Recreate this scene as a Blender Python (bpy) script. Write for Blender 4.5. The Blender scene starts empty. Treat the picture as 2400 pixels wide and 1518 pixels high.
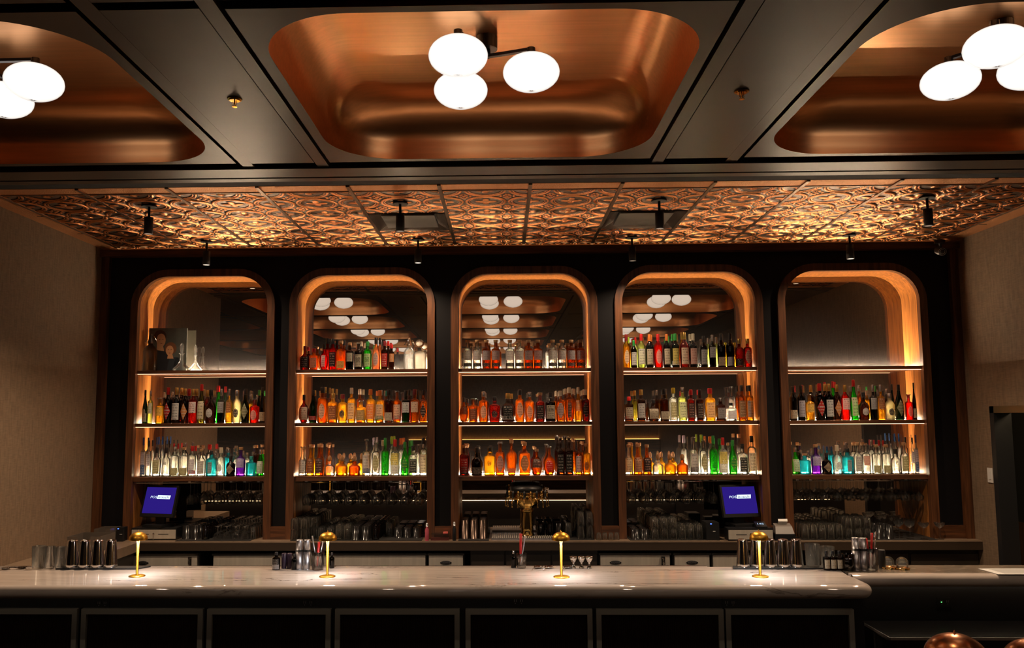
import bpy, bmesh, math, random
import numpy as np
from mathutils import Vector, Matrix
random.seed(7)
PI = math.pi
scene = bpy.context.scene
COL = scene.collection

# ------------------------------------------------------------------ camera
F, PITCH, YAW, ROLL = 1969.773, 0.100591, 0.0245957, 0.00499110
PX, PY, CAMZ = 1131.254, 777.214, 2.0
cp, sp, cy_, sy_ = math.cos(PITCH), math.sin(PITCH), math.cos(YAW), math.sin(YAW)
FW = Vector((-sy_*cp, cy_*cp, sp)); R0 = Vector((cy_, sy_, 0)); U0 = R0.cross(FW)
RT = R0*math.cos(ROLL) - U0*math.sin(ROLL); UP = U0*math.cos(ROLL) + R0*math.sin(ROLL)
cd = bpy.data.cameras.new('camera'); cam = bpy.data.objects.new('camera', cd); COL.objects.link(cam)
m = Matrix((RT, UP, -FW)).transposed().to_4x4(); m.translation = (0, 0, CAMZ); cam.matrix_world = m
cd.sensor_width = 36; cd.lens = F*36/2400; cd.shift_x = (1200-PX)/2400; cd.shift_y = (PY-759)/2400
cd.clip_start = 0.05; cd.clip_end = 100
scene.camera = cam
# ------------------------------------------------------------------ world, view, sampling helpers
w = bpy.data.worlds.new('world'); scene.world = w; w.use_nodes = True
w.node_tree.nodes['Background'].inputs[0].default_value = (0.02, 0.013, 0.008, 1)
w.node_tree.nodes['Background'].inputs[1].default_value = 0.3
scene.view_settings.view_transform = 'Standard'; scene.view_settings.look = 'None'
scene.view_settings.exposure = 0.3; scene.view_settings.gamma = 1.0; scene.view_settings.use_curve_mapping = False
cyc = scene.cycles
cyc.use_denoising = True; cyc.max_bounces = 10; cyc.diffuse_bounces = 3; cyc.glossy_bounces = 4
cyc.transmission_bounces = 4; cyc.transparent_max_bounces = 40; cyc.sample_clamp_indirect = 3.0
cyc.caustics_reflective = False; cyc.caustics_refractive = False; cyc.use_light_tree = True
# light strengths, all in one place
GLOBE = 1.05; LED_BACK = 265.0; LED_FRONT = 3.0; SPOT_W = 76.0; DOME = 260.0; COVE = 3.0; FILL_W = 16.0; UNDER = 1.4; SCREEN = 1.0
WARM = (1.0, 0.62, 0.34)

def ray(x, y): return RT*((x-PX)/F) + UP*((PY-y)/F) + FW
def P(x, y, Y):                      # the point of the plane at depth Y seen at (x, y): X, Z
    d = ray(x, y); return d.x*Y/d.y, d.z*Y/d.y + CAMZ
def G(x, y, z):                      # the point of the level plane at height z: X, Y
    d = ray(x, y); k = (z-CAMZ)/d.z; return d.x*k, d.y*k

# ------------------------------------------------------------------ main dimensions (metres)
CZ, WY, MY = 3.54, 7.51, 7.82        # ceiling height, panel wall face, mirror face
LX, RX = -3.65, 4.04                 # side walls
CT, BT = 0.937, 1.07                 # back counter top, bar top
ARCH_X = [-2.718, -1.271, 0.187, 1.654, 3.099]; AW = 0.591; ATOP = 3.28; AR = 0.27
SH = [(2.428, 2.398), (1.953, 1.922), (1.477, 1.440)]
NICHE = ['leftmost niche', 'second niche', 'centre niche', 'fourth niche', 'rightmost niche']

# ------------------------------------------------------------------ materials
MATS = {}
def nmat(name):
    mt = bpy.data.materials.new(name); mt.use_nodes = True; nt = mt.node_tree; nt.nodes.clear()
    out = nt.nodes.new('ShaderNodeOutputMaterial'); return mt, nt, out
def pbr(name, col, rough=0.5, metal=0.0, emit=None, es=0.0, coat=0.0, noise=0.0, scale=20.0, bump=0.0, stretch=(1,1,1), spec=0.5):
    if name in MATS: return MATS[name]
    mt, nt, out = nmat(name); b = nt.nodes.new('ShaderNodeBsdfPrincipled'); nt.links.new(b.outputs[0], out.inputs[0])
    b.inputs['Base Color'].default_value = (*col, 1); b.inputs['Roughness'].default_value = rough
    b.inputs['Metallic'].default_value = metal; b.inputs['Coat Weight'].default_value = coat; b.inputs['Specular IOR Level'].default_value = spec
    if emit: b.inputs['Emission Color'].default_value = (*emit, 1); b.inputs['Emission Strength'].default_value = es
    if noise or bump:
        tc = nt.nodes.new('ShaderNodeTexCoord'); mp = nt.nodes.new('ShaderNodeMapping'); mp.inputs['Scale'].default_value = stretch
        n = nt.nodes.new('ShaderNodeTexNoise'); n.inputs['Scale'].default_value = scale; n.inputs['Detail'].default_value = 5
        nt.links.new(tc.outputs['Object'], mp.inputs[0]); nt.links.new(mp.outputs[0], n.inputs['Vector'])
        if noise:
            mx = nt.nodes.new('ShaderNodeMix'); mx.data_type = 'RGBA'
            mx.inputs[6].default_value = (*[c*(1-noise) for c in col], 1); mx.inputs[7].default_value = (*[min(1, c*(1+noise)) for c in col], 1)
            rp = nt.nodes.new('ShaderNodeMapRange'); rp.inputs[1].default_value = .32; rp.inputs[2].default_value = .68
            nt.links.new(n.outputs[0], rp.inputs[0]); nt.links.new(rp.outputs[0], mx.inputs[0]); nt.links.new(mx.outputs[2], b.inputs['Base Color'])
        if bump:
            bp = nt.nodes.new('ShaderNodeBump'); bp.inputs['Strength'].default_value = bump; bp.inputs['Distance'].default_value = .01
            nt.links.new(n.outputs[0], bp.inputs['Height']); nt.links.new(bp.outputs[0], b.inputs['Normal'])
    MATS[name] = mt; return mt
def emis(name, col, s):
    if name in MATS: return MATS[name]
    mt, nt, out = nmat(name); e = nt.nodes.new('ShaderNodeEmission'); e.inputs[0].default_value = (*col, 1); e.inputs[1].default_value = s
    nt.links.new(e.outputs[0], out.inputs[0]); MATS[name] = mt; return mt
def glassy(name, col, trans=0.5, tl=0.4, gloss=1.0, rough=0.04, liquid=False):
    """thin coloured glass: tinted see-through + light spread inside the liquid + a fresnel sheen"""
    if name in MATS: return MATS[name]
    mt, nt, out = nmat(name)
    t = nt.nodes.new('ShaderNodeBsdfTransparent'); t.inputs[0].default_value = (*[c**(0.85 if liquid else 0.6) for c in col], 1)
    d = nt.nodes.new('ShaderNodeBsdfTranslucent'); d.inputs[0].default_value = (*col, 1)
    m1 = nt.nodes.new('ShaderNodeMixShader'); m1.inputs[0].default_value = tl/(tl+trans)
    if liquid:                       # the curved sides gather more of the light behind than the flat-on middle
        lw = nt.nodes.new('ShaderNodeLayerWeight'); lw.inputs[0].default_value = .35; mr = nt.nodes.new('ShaderNodeMapRange')
        mr.inputs[3].default_value = .55*tl/(tl+trans); mr.inputs[4].default_value = min(1, 1.9*tl/(tl+trans))
        nt.links.new(lw.outputs['Facing'], mr.inputs[0]); nt.links.new(mr.outputs[0], m1.inputs[0])
    nt.links.new(t.outputs[0], m1.inputs[1]); nt.links.new(d.outputs[0], m1.inputs[2])
    g = nt.nodes.new('ShaderNodeBsdfGlossy'); g.inputs['Roughness'].default_value = rough
    fr = nt.nodes.new('ShaderNodeLayerWeight'); fr.inputs[0].default_value = 0.32
    mu = nt.nodes.new('ShaderNodeMath'); mu.operation = 'MULTIPLY'; mu.inputs[1].default_value = gloss; mu.use_clamp = True
    nt.links.new(fr.outputs['Fresnel'], mu.inputs[0])
    m2 = nt.nodes.new('ShaderNodeMixShader'); nt.links.new(mu.outputs[0], m2.inputs[0])
    nt.links.new(m1.outputs[0], m2.inputs[1]); nt.links.new(g.outputs[0], m2.inputs[2]); nt.links.new(m2.outputs[0], out.inputs[0])
    MATS[name] = mt; return mt
def wood(name, a, b_, rough=0.42, axis=2, scale=1.0):
    if name in MATS: return MATS[name]
    mt, nt, out = nmat(name); b = nt.nodes.new('ShaderNodeBsdfPrincipled'); nt.links.new(b.outputs[0], out.inputs[0])
    b.inputs['Roughness'].default_value = rough; b.inputs['Coat Weight'].default_value = 0.15; b.inputs['Coat Roughness'].default_value = .3
    tc = nt.nodes.new('ShaderNodeTexCoord'); mp = nt.nodes.new('ShaderNodeMapping')
    s = [38*scale]*3; s[axis] = 2.2*scale; mp.inputs['Scale'].default_value = s
    n = nt.nodes.new('ShaderNodeTexNoise'); n.inputs['Scale'].default_value = 1.0; n.inputs['Detail'].default_value = 6; n.inputs['Distortion'].default_value = .7
    r = nt.nodes.new('ShaderNodeValToRGB'); r.color_ramp.elements[0].position = .35; r.color_ramp.elements[1].position = .66
    r.color_ramp.elements[0].color = (*a, 1); r.color_ramp.elements[1].color = (*b_, 1)
    nt.links.new(tc.outputs['Object'], mp.inputs[0]); nt.links.new(mp.outputs[0], n.inputs['Vector']); nt.links.new(n.outputs[0], r.inputs[0])
    nt.links.new(r.outputs[0], b.inputs['Base Color']); MATS[name] = mt; return mt
def marble(name, base, vein, rough=0.035, grey=0.0):
    if name in MATS: return MATS[name]
    mt, nt, out = nmat(name); b = nt.nodes.new('ShaderNodeBsdfPrincipled'); nt.links.new(b.outputs[0], out.inputs[0])
    b.inputs['Roughness'].default_value = rough
    tc = nt.nodes.new('ShaderNodeTexCoord'); mp = nt.nodes.new('ShaderNodeMapping'); mp.inputs['Scale'].default_value = (.55, 4.6, 3.4); mp.inputs['Rotation'].default_value = (0, 0, .05)
    n = nt.nodes.new('ShaderNodeTexNoise'); n.inputs['Scale'].default_value = 1.9; n.inputs['Detail'].default_value = 9; n.inputs['Roughness'].default_value = .62; n.inputs['Distortion'].default_value = 1.1
    ab = nt.nodes.new('ShaderNodeMath'); ab.operation = 'SUBTRACT'; ab.inputs[1].default_value = .5
    a2 = nt.nodes.new('ShaderNodeMath'); a2.operation = 'ABSOLUTE'
    r = nt.nodes.new('ShaderNodeValToRGB'); r.color_ramp.elements[0].position = 0; r.color_ramp.elements[1].position = .016
    r.color_ramp.elements[0].color = (*vein, 1); r.color_ramp.elements[1].color = (1, 1, 1, 1)
    n2 = nt.nodes.new('ShaderNodeTexNoise'); n2.inputs['Scale'].default_value = 7; n2.inputs['Detail'].default_value = 6
    r2 = nt.nodes.new('ShaderNodeValToRGB'); r2.color_ramp.elements[0].position = .3; r2.color_ramp.elements[1].position = .7
    r2.color_ramp.elements[0].color = (*[c*.78 for c in base], 1); r2.color_ramp.elements[1].color = (*base, 1)
    nm = nt.nodes.new('ShaderNodeTexNoise'); nm.inputs['Scale'].default_value = 1.3
    rm = nt.nodes.new('ShaderNodeMapRange'); rm.inputs[1].default_value = .44; rm.inputs[2].default_value = .58
    mx0 = nt.nodes.new('ShaderNodeMix'); mx0.data_type = 'RGBA'; mx0.inputs[6].default_value = (1, 1, 1, 1)
    mx = nt.nodes.new('ShaderNodeMix'); mx.data_type = 'RGBA'; mx.blend_type = 'MULTIPLY'; mx.inputs[0].default_value = 1
    L = nt.links.new
    L(tc.outputs['Object'], mp.inputs[0]); L(mp.outputs[0], n.inputs['Vector']); L(mp.outputs[0], n2.inputs['Vector']); L(mp.outputs[0], nm.inputs['Vector'])
    L(n.outputs[0], ab.inputs[0]); L(ab.outputs[0], a2.inputs[0]); L(a2.outputs[0], r.inputs[0]); L(n2.outputs[0], r2.inputs[0])
    L(nm.outputs[0], rm.inputs[0]); L(rm.outputs[0], mx0.inputs[0]); L(r.outputs[0], mx0.inputs[7])
    L(r2.outputs[0], mx.inputs[6]); L(mx0.outputs[2], mx.inputs[7]); L(mx.outputs[2], b.inputs['Base Color'])
    MATS[name] = mt; return mt
def linen(name, a, b_):
    if name in MATS: return MATS[name]
    mt, nt, out = nmat(name); b = nt.nodes.new('ShaderNodeBsdfPrincipled'); nt.links.new(b.outputs[0], out.inputs[0]); b.inputs['Roughness'].default_value = .75
    tc = nt.nodes.new('ShaderNodeTexCoord'); L = nt.links.new; facs = []
    for s in ((60, 60, 9), (14, 14, 260)):
        mp = nt.nodes.new('ShaderNodeMapping'); mp.inputs['Scale'].default_value = s
        n = nt.nodes.new('ShaderNodeTexNoise'); n.inputs['Scale'].default_value = 1; n.inputs['Detail'].default_value = 3
        L(tc.outputs['Object'], mp.inputs[0]); L(mp.outputs[0], n.inputs['Vector']); facs.append(n)
    ad = nt.nodes.new('ShaderNodeMath'); ad.operation = 'ADD'; L(facs[0].outputs[0], ad.inputs[0]); L(facs[1].outputs[0], ad.inputs[1])
    rp = nt.nodes.new('ShaderNodeMapRange'); rp.inputs[1].default_value = .75; rp.inputs[2].default_value = 1.25; L(ad.outputs[0], rp.inputs[0])
    mx = nt.nodes.new('ShaderNodeMix'); mx.data_type = 'RGBA'; mx.inputs[6].default_value = (*a, 1); mx.inputs[7].default_value = (*b_, 1)
    L(rp.outputs[0], mx.inputs[0]); L(mx.outputs[2], b.inputs['Base Color']); MATS[name] = mt; return mt
def paper(name, col, ink):
    """label stock with printed lines of type (from the label's own UV)"""
    if name in MATS: return MATS[name]
    mt, nt, out = nmat(name); L = nt.links.new
    b = nt.nodes.new('ShaderNodeBsdfPrincipled'); b.inputs['Roughness'].default_value = .55
    uv = nt.nodes.new('ShaderNodeUVMap'); sx = nt.nodes.new('ShaderNodeSeparateXYZ'); L(uv.outputs[0], sx.inputs[0])
    br = nt.nodes.new('ShaderNodeTexNoise'); br.inputs['Scale'].default_value = 1; br.inputs['Detail'].default_value = 2
    mp = nt.nodes.new('ShaderNodeMapping'); mp.inputs['Scale'].default_value = (13, 5.2, 1); L(uv.outputs[0], mp.inputs[0]); L(mp.outputs[0], br.inputs['Vector'])
    wv = nt.nodes.new('ShaderNodeMath'); wv.operation = 'MULTIPLY'; wv.inputs[1].default_value = 37.0; L(sx.outputs[1], wv.inputs[0])
    si = nt.nodes.new('ShaderNodeMath'); si.operation = 'SINE'; L(wv.outputs[0], si.inputs[0])
    g1 = nt.nodes.new('ShaderNodeMath'); g1.operation = 'GREATER_THAN'; g1.inputs[1].default_value = .2; L(si.outputs[0], g1.inputs[0])
    g2 = nt.nodes.new('ShaderNodeMath'); g2.operation = 'GREATER_THAN'; g2.inputs[1].default_value = .5; L(br.outputs[0], g2.inputs[0])
    m1 = nt.nodes.new('ShaderNodeMath'); m1.operation = 'MULTIPLY'; L(g1.outputs[0], m1.inputs[0]); L(g2.outputs[0], m1.inputs[1])
    mg = nt.nodes.new('ShaderNodeMath'); mg.operation = 'SUBTRACT'; mg.inputs[1].default_value = .5; L(sx.outputs[0], mg.inputs[0])
    ma = nt.nodes.new('ShaderNodeMath'); ma.operation = 'ABSOLUTE'; L(mg.outputs[0], ma.inputs[0])
    ml = nt.nodes.new('ShaderNodeMath'); ml.operation = 'LESS_THAN'; ml.inputs[1].default_value = .36; L(ma.outputs[0], ml.inputs[0])
    m2 = nt.nodes.new('ShaderNodeMath'); m2.operation = 'MULTIPLY'; L(m1.outputs[0], m2.inputs[0]); L(ml.outputs[0], m2.inputs[1])
    m3 = nt.nodes.new('ShaderNodeMath'); m3.operation = 'MULTIPLY'; m3.inputs[1].default_value = .7; L(m2.outputs[0], m3.inputs[0])
    mx = nt.nodes.new('ShaderNodeMix'); mx.data_type = 'RGBA'; mx.inputs[6].default_value = (*col, 1); mx.inputs[7].default_value = (*ink, 1)
    L(m3.outputs[0], mx.inputs[0]); L(mx.outputs[2], b.inputs['Base Color'])
    tr = nt.nodes.new('ShaderNodeBsdfTranslucent'); L(mx.outputs[2], tr.inputs[0]); ms = nt.nodes.new('ShaderNodeMixShader'); ms.inputs[0].default_value = .3
    L(b.outputs[0], ms.inputs[1]); L(tr.outputs[0], ms.inputs[2]); L(ms.outputs[0], out.inputs[0]); MATS[name] = mt; return mt

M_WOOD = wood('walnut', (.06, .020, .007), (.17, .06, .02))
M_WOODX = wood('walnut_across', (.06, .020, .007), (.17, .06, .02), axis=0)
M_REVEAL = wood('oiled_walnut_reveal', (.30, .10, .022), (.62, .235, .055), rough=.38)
M_NAVY = pbr('black_panel', (.006, .005, .006), .6, spec=.2)
M_DARKC = pbr('dark_bronze_paint', (.060, .038, .025), .36, 0.15, noise=.12, scale=3)
M_VOID = pbr('black_recess', (.004, .004, .004), .8)
M_COPPER = pbr('brushed_copper', (.95, .46, .20), .30, 1.0, noise=.06, scale=6, stretch=(.4, 8, 8))
M_LINEN = linen('linen_wallpaper', (.17, .112, .068), (.26, .175, .108))
M_STONE = pbr('brown_stone_counter', (.24, .165, .11), .33, noise=.12, scale=18)
M_CAB = pbr('dark_cabinet', (.035, .025, .018), .45)
M_STEEL = pbr('brushed_steel', (.72, .64, .54), .42, 0.45, noise=.08, scale=2, stretch=(14, 1, .3))
M_CHROME = pbr('polished_steel', (.78, .76, .74), .08, 1.0)
M_SATIN = pbr('satin_steel', (.62, .61, .64), .32, 1.0)
M_BRASS = pbr('brushed_brass', (.80, .42, .055), .34, 1.0)
M_GOLD = pbr('polished_brass', (.90, .60, .20), .10, 1.0)
M_BLACK = pbr('black_plastic', (.012, .012, .013), .35)
M_RUBBER = pbr('black_rubber', (.018, .016, .015), .6, bump=.4, scale=300)
M_MATTE = pbr('matte_black', (.01, .009, .009), .6)
M_FRAME = pbr('aged_steel_frame', (.40, .38, .33), .38, 0.5)
M_WHITE = pbr('white_plastic', (.75, .72, .68), .5)
M_MARBLE = marble('white_veined_marble', (.60, .49, .42), (.16, .13, .12))
M_HONED = pbr('honed_dark_stone', (.17, .13, .095), .22, noise=.5, scale=16, stretch=(1, 5, 1))
M_OPAL = None
M_CLEAR = glassy('clear_glass', (.97, .97, .95), .90, .08, .85, .05)
M_SMOKE = glassy('smoked_glass', (.10, .09, .08), .8, .1, 1.2, .03)

# ------------------------------------------------------------------ mesh helpers
def mesh(name, verts, faces, mat, parent=None, smooth=False, uv=None):
    me = bpy.data.meshes.new(name); me.from_pydata([tuple(v) for v in verts], [], faces)
    for mm in (mat if isinstance(mat, (list, tuple)) else [mat]): me.materials.append(mm)
    if smooth: me.polygons.foreach_set('use_smooth', [True]*len(me.polygons))
    if uv is not None:
        ul = me.uv_layers.new(name='uv')
        for li, l in enumerate(me.loops): ul.data[li].uv = uv[l.vertex_index]
    me.update(); o = bpy.data.objects.new(name, me); COL.objects.link(o)
    if parent: o.parent = parent
    return o
class B:
    """collects shapes for one mesh"""
    def __init__(s): s.v = []; s.f = []; s.sm = []
    def add(s, v, f, sm=False):
        k = len(s.v); s.v += [tuple(q) for q in v]; s.f += [tuple(i+k for i in q) for q in f]; s.sm += [sm]*len(f); return s
    def box(s, x0, x1, y0, y1, z0, z1):
        v = [(x, y, z) for z in (z0, z1) for y in (y0, y1) for x in (x0, x1)]
        return s.add(v, [(0, 2, 3, 1), (4, 5, 7, 6), (0, 1, 5, 4), (2, 6, 7, 3), (0, 4, 6, 2), (1, 3, 7, 5)])
    def lathe(s, prof, seg=20, n=2.0, off=(0, 0, 0), flute=0, fa=0.0, flip=False, axis='z', squash=1.0, caps=(True, True)):
        v = []; f = []
        for (r, z) in prof:
            for k in range(seg):
                a = 2*PI*(k+.5)/seg; c, d = math.cos(a), math.sin(a)
                rr = r
                if n != 2: rr = r/((abs(c)**n+abs(d)**n)**(1/n))
                if flute: rr *= 1+fa*math.cos(flute*a)
                q = (rr*c, rr*d*squash, z)
                if flip: q = (q[0], q[1], -q[2])
                if axis == 'y': q = (q[0], q[2], q[1])
                if axis == 'x': q = (q[2], q[0], q[1])
                v.append((q[0]+off[0], q[1]+off[1], q[2]+off[2]))
        for i in range(len(prof)-1):
            for k in range(seg):
                a, b = i*seg+k, i*seg+(k+1) % seg; f.append((a, b, b+seg, a+seg) if not flip else (a, a+seg, b+seg, b))
        s.add(v, f, True)
        base = len(s.v)-len(v)
        for i, cap_ in zip((0, len(prof)-1), caps):
            if cap_ and prof[i][0] > 1e-5: s.f.append(tuple(base+i*seg+k for k in range(seg))); s.sm.append(False)
        return s
    def tube(s, pts, r, seg=8):
        pts = [Vector(q) for q in pts]; v = []; f = []
        for i, q in enumerate(pts):
            t = (pts[min(i+1, len(pts)-1)]-pts[max(i-1, 0)]).normalized()
            a = t.orthogonal().normalized() if abs(t.z) < .99 else Vector((1, 0, 0)); a = (a-t*a.dot(t)).normalized(); b = t.cross(a)
            rr = r[i] if isinstance(r, (list, tuple)) else r
            for k in range(seg):
                g = 2*PI*k/seg; v.append(q+a*rr*math.cos(g)+b*rr*math.sin(g))
        for i in range(len(pts)-1):
            for k in range(seg):
                c, d = i*seg+k, i*seg+(k+1) % seg; f.append((c, d, d+seg, c+seg))
        f.append(tuple(range(seg))); f.append(tuple((len(pts)-1)*seg+k for k in range(seg))); return s.add(v, f, True)
    def build(s, name, mat, parent=None, loc=None):
        o = mesh(name, s.v, s.f, mat, parent); o.data.polygons.foreach_set('use_smooth', s.sm)
        if loc: o.location = loc
        return o
def box(name, x0, x1, y0, y1, z0, z1, mat, parent=None): return B().box(x0, x1, y0, y1, z0, z1).build(name, mat, parent)
def tag(o, label, cat=None, group=None, kind=None):
    if label: o['label'] = label
    if cat: o['category'] = cat
    if group: o['group'] = group
    if kind: o['kind'] = kind
    return o
def struct(o, label=None): o['kind'] = 'structure'; (label and o.__setitem__('label', label)); return o
def empty(name, loc, rz=0.0):
    o = bpy.data.objects.new(name, None); COL.objects.link(o); o.location = loc; o.rotation_euler = (0, 0, rz); o.empty_display_size = .05; return o
def dup(root, loc, rz=0.0):
    r = root.copy(); COL.objects.link(r); r.location = loc; r.rotation_euler = (0, 0, rz)
    for ch in list(root.children):
        c = ch.copy(); COL.objects.link(c); c.parent = r
        for g in ch.children: d = g.copy(); COL.objects.link(d); d.parent = c
    return r
TXT = {}
def text_mesh(s, width, height=None, shear=0.0):
    """flat lettering as mesh data in the XZ plane, centred, facing -Y"""
    if s not in TXT:
        cu = bpy.data.curves.new('lettering', 'FONT'); cu.body = s; cu.size = 1; cu.align_x = 'CENTER'; cu.align_y = 'CENTER'; cu.resolution_u = 3
        o = bpy.data.objects.new('lettering', cu); COL.objects.link(o)
        dg = bpy.context.evaluated_depsgraph_get(); me = bpy.data.meshes.new_from_object(o.evaluated_get(dg))
        TXT[s] = ([tuple(v.co) for v in me.vertices], [tuple(p_.vertices) for p_ in me.polygons])
        bpy.data.objects.remove(o); bpy.data.meshes.remove(me); bpy.data.curves.remove(cu)
    v, f = TXT[s]; xs = [q[0] for q in v]; ys = [q[1] for q in v]
    cx, cz = (min(xs)+max(xs))/2, (min(ys)+max(ys))/2; k = width/max(1e-6, max(xs)-min(xs)); kz = k if height is None else height/max(1e-6, max(ys)-min(ys))
    return [((q[0]-cx)*k+shear*(q[1]-cz)*kz, 0, (q[1]-cz)*kz) for q in v], f
def rrect(a, b, r, n=8):
    """rounded rectangle, counter-clockwise, half sizes a, b"""
    out = []
    for cx, cy, s in ((a-r, b-r, 0), (-(a-r), b-r, 1), (-(a-r), -(b-r), 2), (a-r, -(b-r), 3)):
        for k in range(n+1):
            g = PI/2*(s+k/n); out.append((cx+r*math.cos(g), cy+r*math.sin(g)))
    return out
def fill_with_hole(name, outer, holes, to3, mat, parent=None):
    bm = bmesh.new()
    for loop in [outer]+holes:
        vs = [bm.verts.new(to3(*q)) for q in loop]
        for i in range(len(vs)): bm.edges.new((vs[i], vs[(i+1) % len(vs)]))
    bmesh.ops.triangle_fill(bm, use_beauty=True, edges=bm.edges[:])
    me = bpy.data.meshes.new(name); bm.to_mesh(me); bm.free(); me.materials.append(mat)
    o = bpy.data.objects.new(name, me); COL.objects.link(o)
    if parent: o.parent = parent
    return o
ORD = 'zeroth first second third fourth fifth sixth seventh eighth ninth tenth eleventh twelfth thirteenth fourteenth fifteenth sixteenth seventeenth eighteenth nineteenth twentieth'.split()+['twenty-first', 'twenty-second', 'twenty-third', 'twenty-fourth', 'twenty-fifth']

# ================================================================== ROOM SHELL
struct(box('floor', -9, RX+.1, -6.6, 8.0, -.05, 0, pbr('dark_floor', (.05, .035, .025), .35)))
struct(box('ceiling', -9, RX+.1, -6.6, 8.0, 4.3, 4.35, M_VOID))
# the room side of the ceiling: cross bands, rails, coffer panels and copper coffers
CCX = [-5.08, -2.586, -.077, 2.42]; CCY = [3.985, 1.985, -.015, -2.015, -4.015]
def rim(pts, z): return [(q[0], q[1], z) for q in pts]
def coffer_mesh(cx, cy):
    a, b, r = .912, .918, .40
    prof = [(0, 0), (0, .02), (.002, .05), (.006, .08)] + [(.006+.25*(1-math.cos(t)), .08+.22*math.sin(t)) for t in [PI/32*k for k in range(1, 17)]] + [(.29, .3002)]
    bb = B(); n = 0; rings = []
    for d, z in prof: rings.append([(cx+q[0], cy+q[1], CZ+z) for q in rrect(a-d, b-d, max(.1, r-d*.45), 16)])
    k = len(rings[0]); v = [q for rg in rings for q in rg]; f = []
    for i in range(len(rings)-1):
        for j in range(k): c, d = i*k+j, i*k+(j+1) % k; f.append((c, c+k, d+k, d))
    bb.add(v, f, True); bb.add(rings[-1], [tuple(range(k))]); return bb
for i, cx in enumerate(CCX):
    for j, cy in enumerate(CCY):
        hole = [(cx+q[0], cy+q[1]) for q in rrect(.912, .918, .40, 16)]
        outer = [(cx-.968, cy-.965), (cx+.968, cy-.965), (cx+.968, cy+.965), (cx-.968, cy+.965)]
        struct(fill_with_hole('ceiling_panel', outer, [hole], lambda x, y: (x, y, CZ), M_DARKC))
        o = coffer_mesh(cx, cy).build('ceiling_coffer', M_COPPER); struct(o)
bb = B()
for cx in CCX:                        # rails beside the coffers
    for s in (-1, 1):
        x = cx+s*(.968+.022+.035); bb.box(x-.035, x+.035, -5.1, 5.035, CZ, CZ+.03)
for k in range(len(CCX)-1):           # flat bands between the coffer columns
    x0, x1 = CCX[k]+.968+.095, CCX[k+1]-.968-.095
    for cy in CCY: bb.box(x0, x1, cy-.975, cy+.965, CZ-.002, CZ+.03)
bb.box(RX-.6, RX, -5.1, 5.0, CZ, CZ+.03); bb.box(-9, CCX[0]-1.07, -5.1, 5.0, CZ, CZ+.03)
bb.box(-9, RX, -6.6, -5.05, CZ, CZ+.03)
struct(bb.build('ceiling', M_DARKC))
bb = B()
bb.box(-9, RX, 5.035, 5.215, CZ-.012, CZ+.05); bb.box(-9, RX, 5.262, 5.335, CZ-.006, CZ+.05)
struct(bb.build('ceiling_beam', M_DARKC))
struct(box('ceiling_recess', -9, RX, 5.0, 5.46, CZ+.052, CZ+.07, M_VOID))
struct(box('ceiling_reveal', -9, RX, 5.345, 5.455, CZ-.001, CZ+.04, M_VOID))

# pressed copper ceiling over the back bar
M_TIN = None
def tin_material():
    mt, nt, out = nmat('pressed_copper'); L = nt.links.new
    b = nt.nodes.new('ShaderNodeBsdfPrincipled'); b.inputs['Metallic'].default_value = 1; b.inputs['Roughness'].default_value = .33
    at = nt.nodes.new('ShaderNodeAttribute'); at.attribute_name = 'relief'
    r = nt.nodes.new('ShaderNodeValToRGB'); e = r.color_ramp.elements; e[0].position = .0; e[0].color = (.24, .17, .135, 1); e[1].position = .5; e[1].color = (.86, .34, .125, 1)
    for ps, c_ in ((.06, (.02, .012, .009, 1)), (.30, (.03, .015, .010, 1))): q_ = e.new(ps); q_.color = c_
    L(at.outputs['Fac'], r.inputs[0]); L(r.outputs[0], b.inputs['Base Color']); L(b.outputs[0], out.inputs[0]); return mt
def hammered():
    mt, nt, out = nmat('hammered_copper'); L = nt.links.new
    b = nt.nodes.new('ShaderNodeBsdfPrincipled'); b.inputs['Metallic'].default_value = .8; b.inputs['Roughness'].default_value = .42; b.inputs['Base Color'].default_value = (.80, .38, .17, 1)
    tc = nt.nodes.new('ShaderNodeTexCoord'); vo = nt.nodes.new('ShaderNodeTexVoronoi'); vo.inputs['Scale'].default_value = 130
    bp = nt.nodes.new('ShaderNodeBump'); bp.inputs['Strength'].default_value = .8; bp.inputs['Distance'].default_value = .004
    L(tc.outputs['Object'], vo.inputs['Vector']); L(vo.outputs['Distance'], bp.inputs['Height']); L(bp.outputs[0], b.inputs['Normal']); L(b.outputs[0], out.inputs[0]); return mt
M_TIN = tin_material(); M_HAM = hammered()
T0X, T0Y, TP = .188-.61*6, 5.60, .305      # tile grid origin and motif period
VENTS = [(.188-.61*2, .188-.61, T0Y+.61, T0Y+1.22), (.188+.61, .188+1.22, T0Y+.61, T0Y+1.22)]
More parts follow.
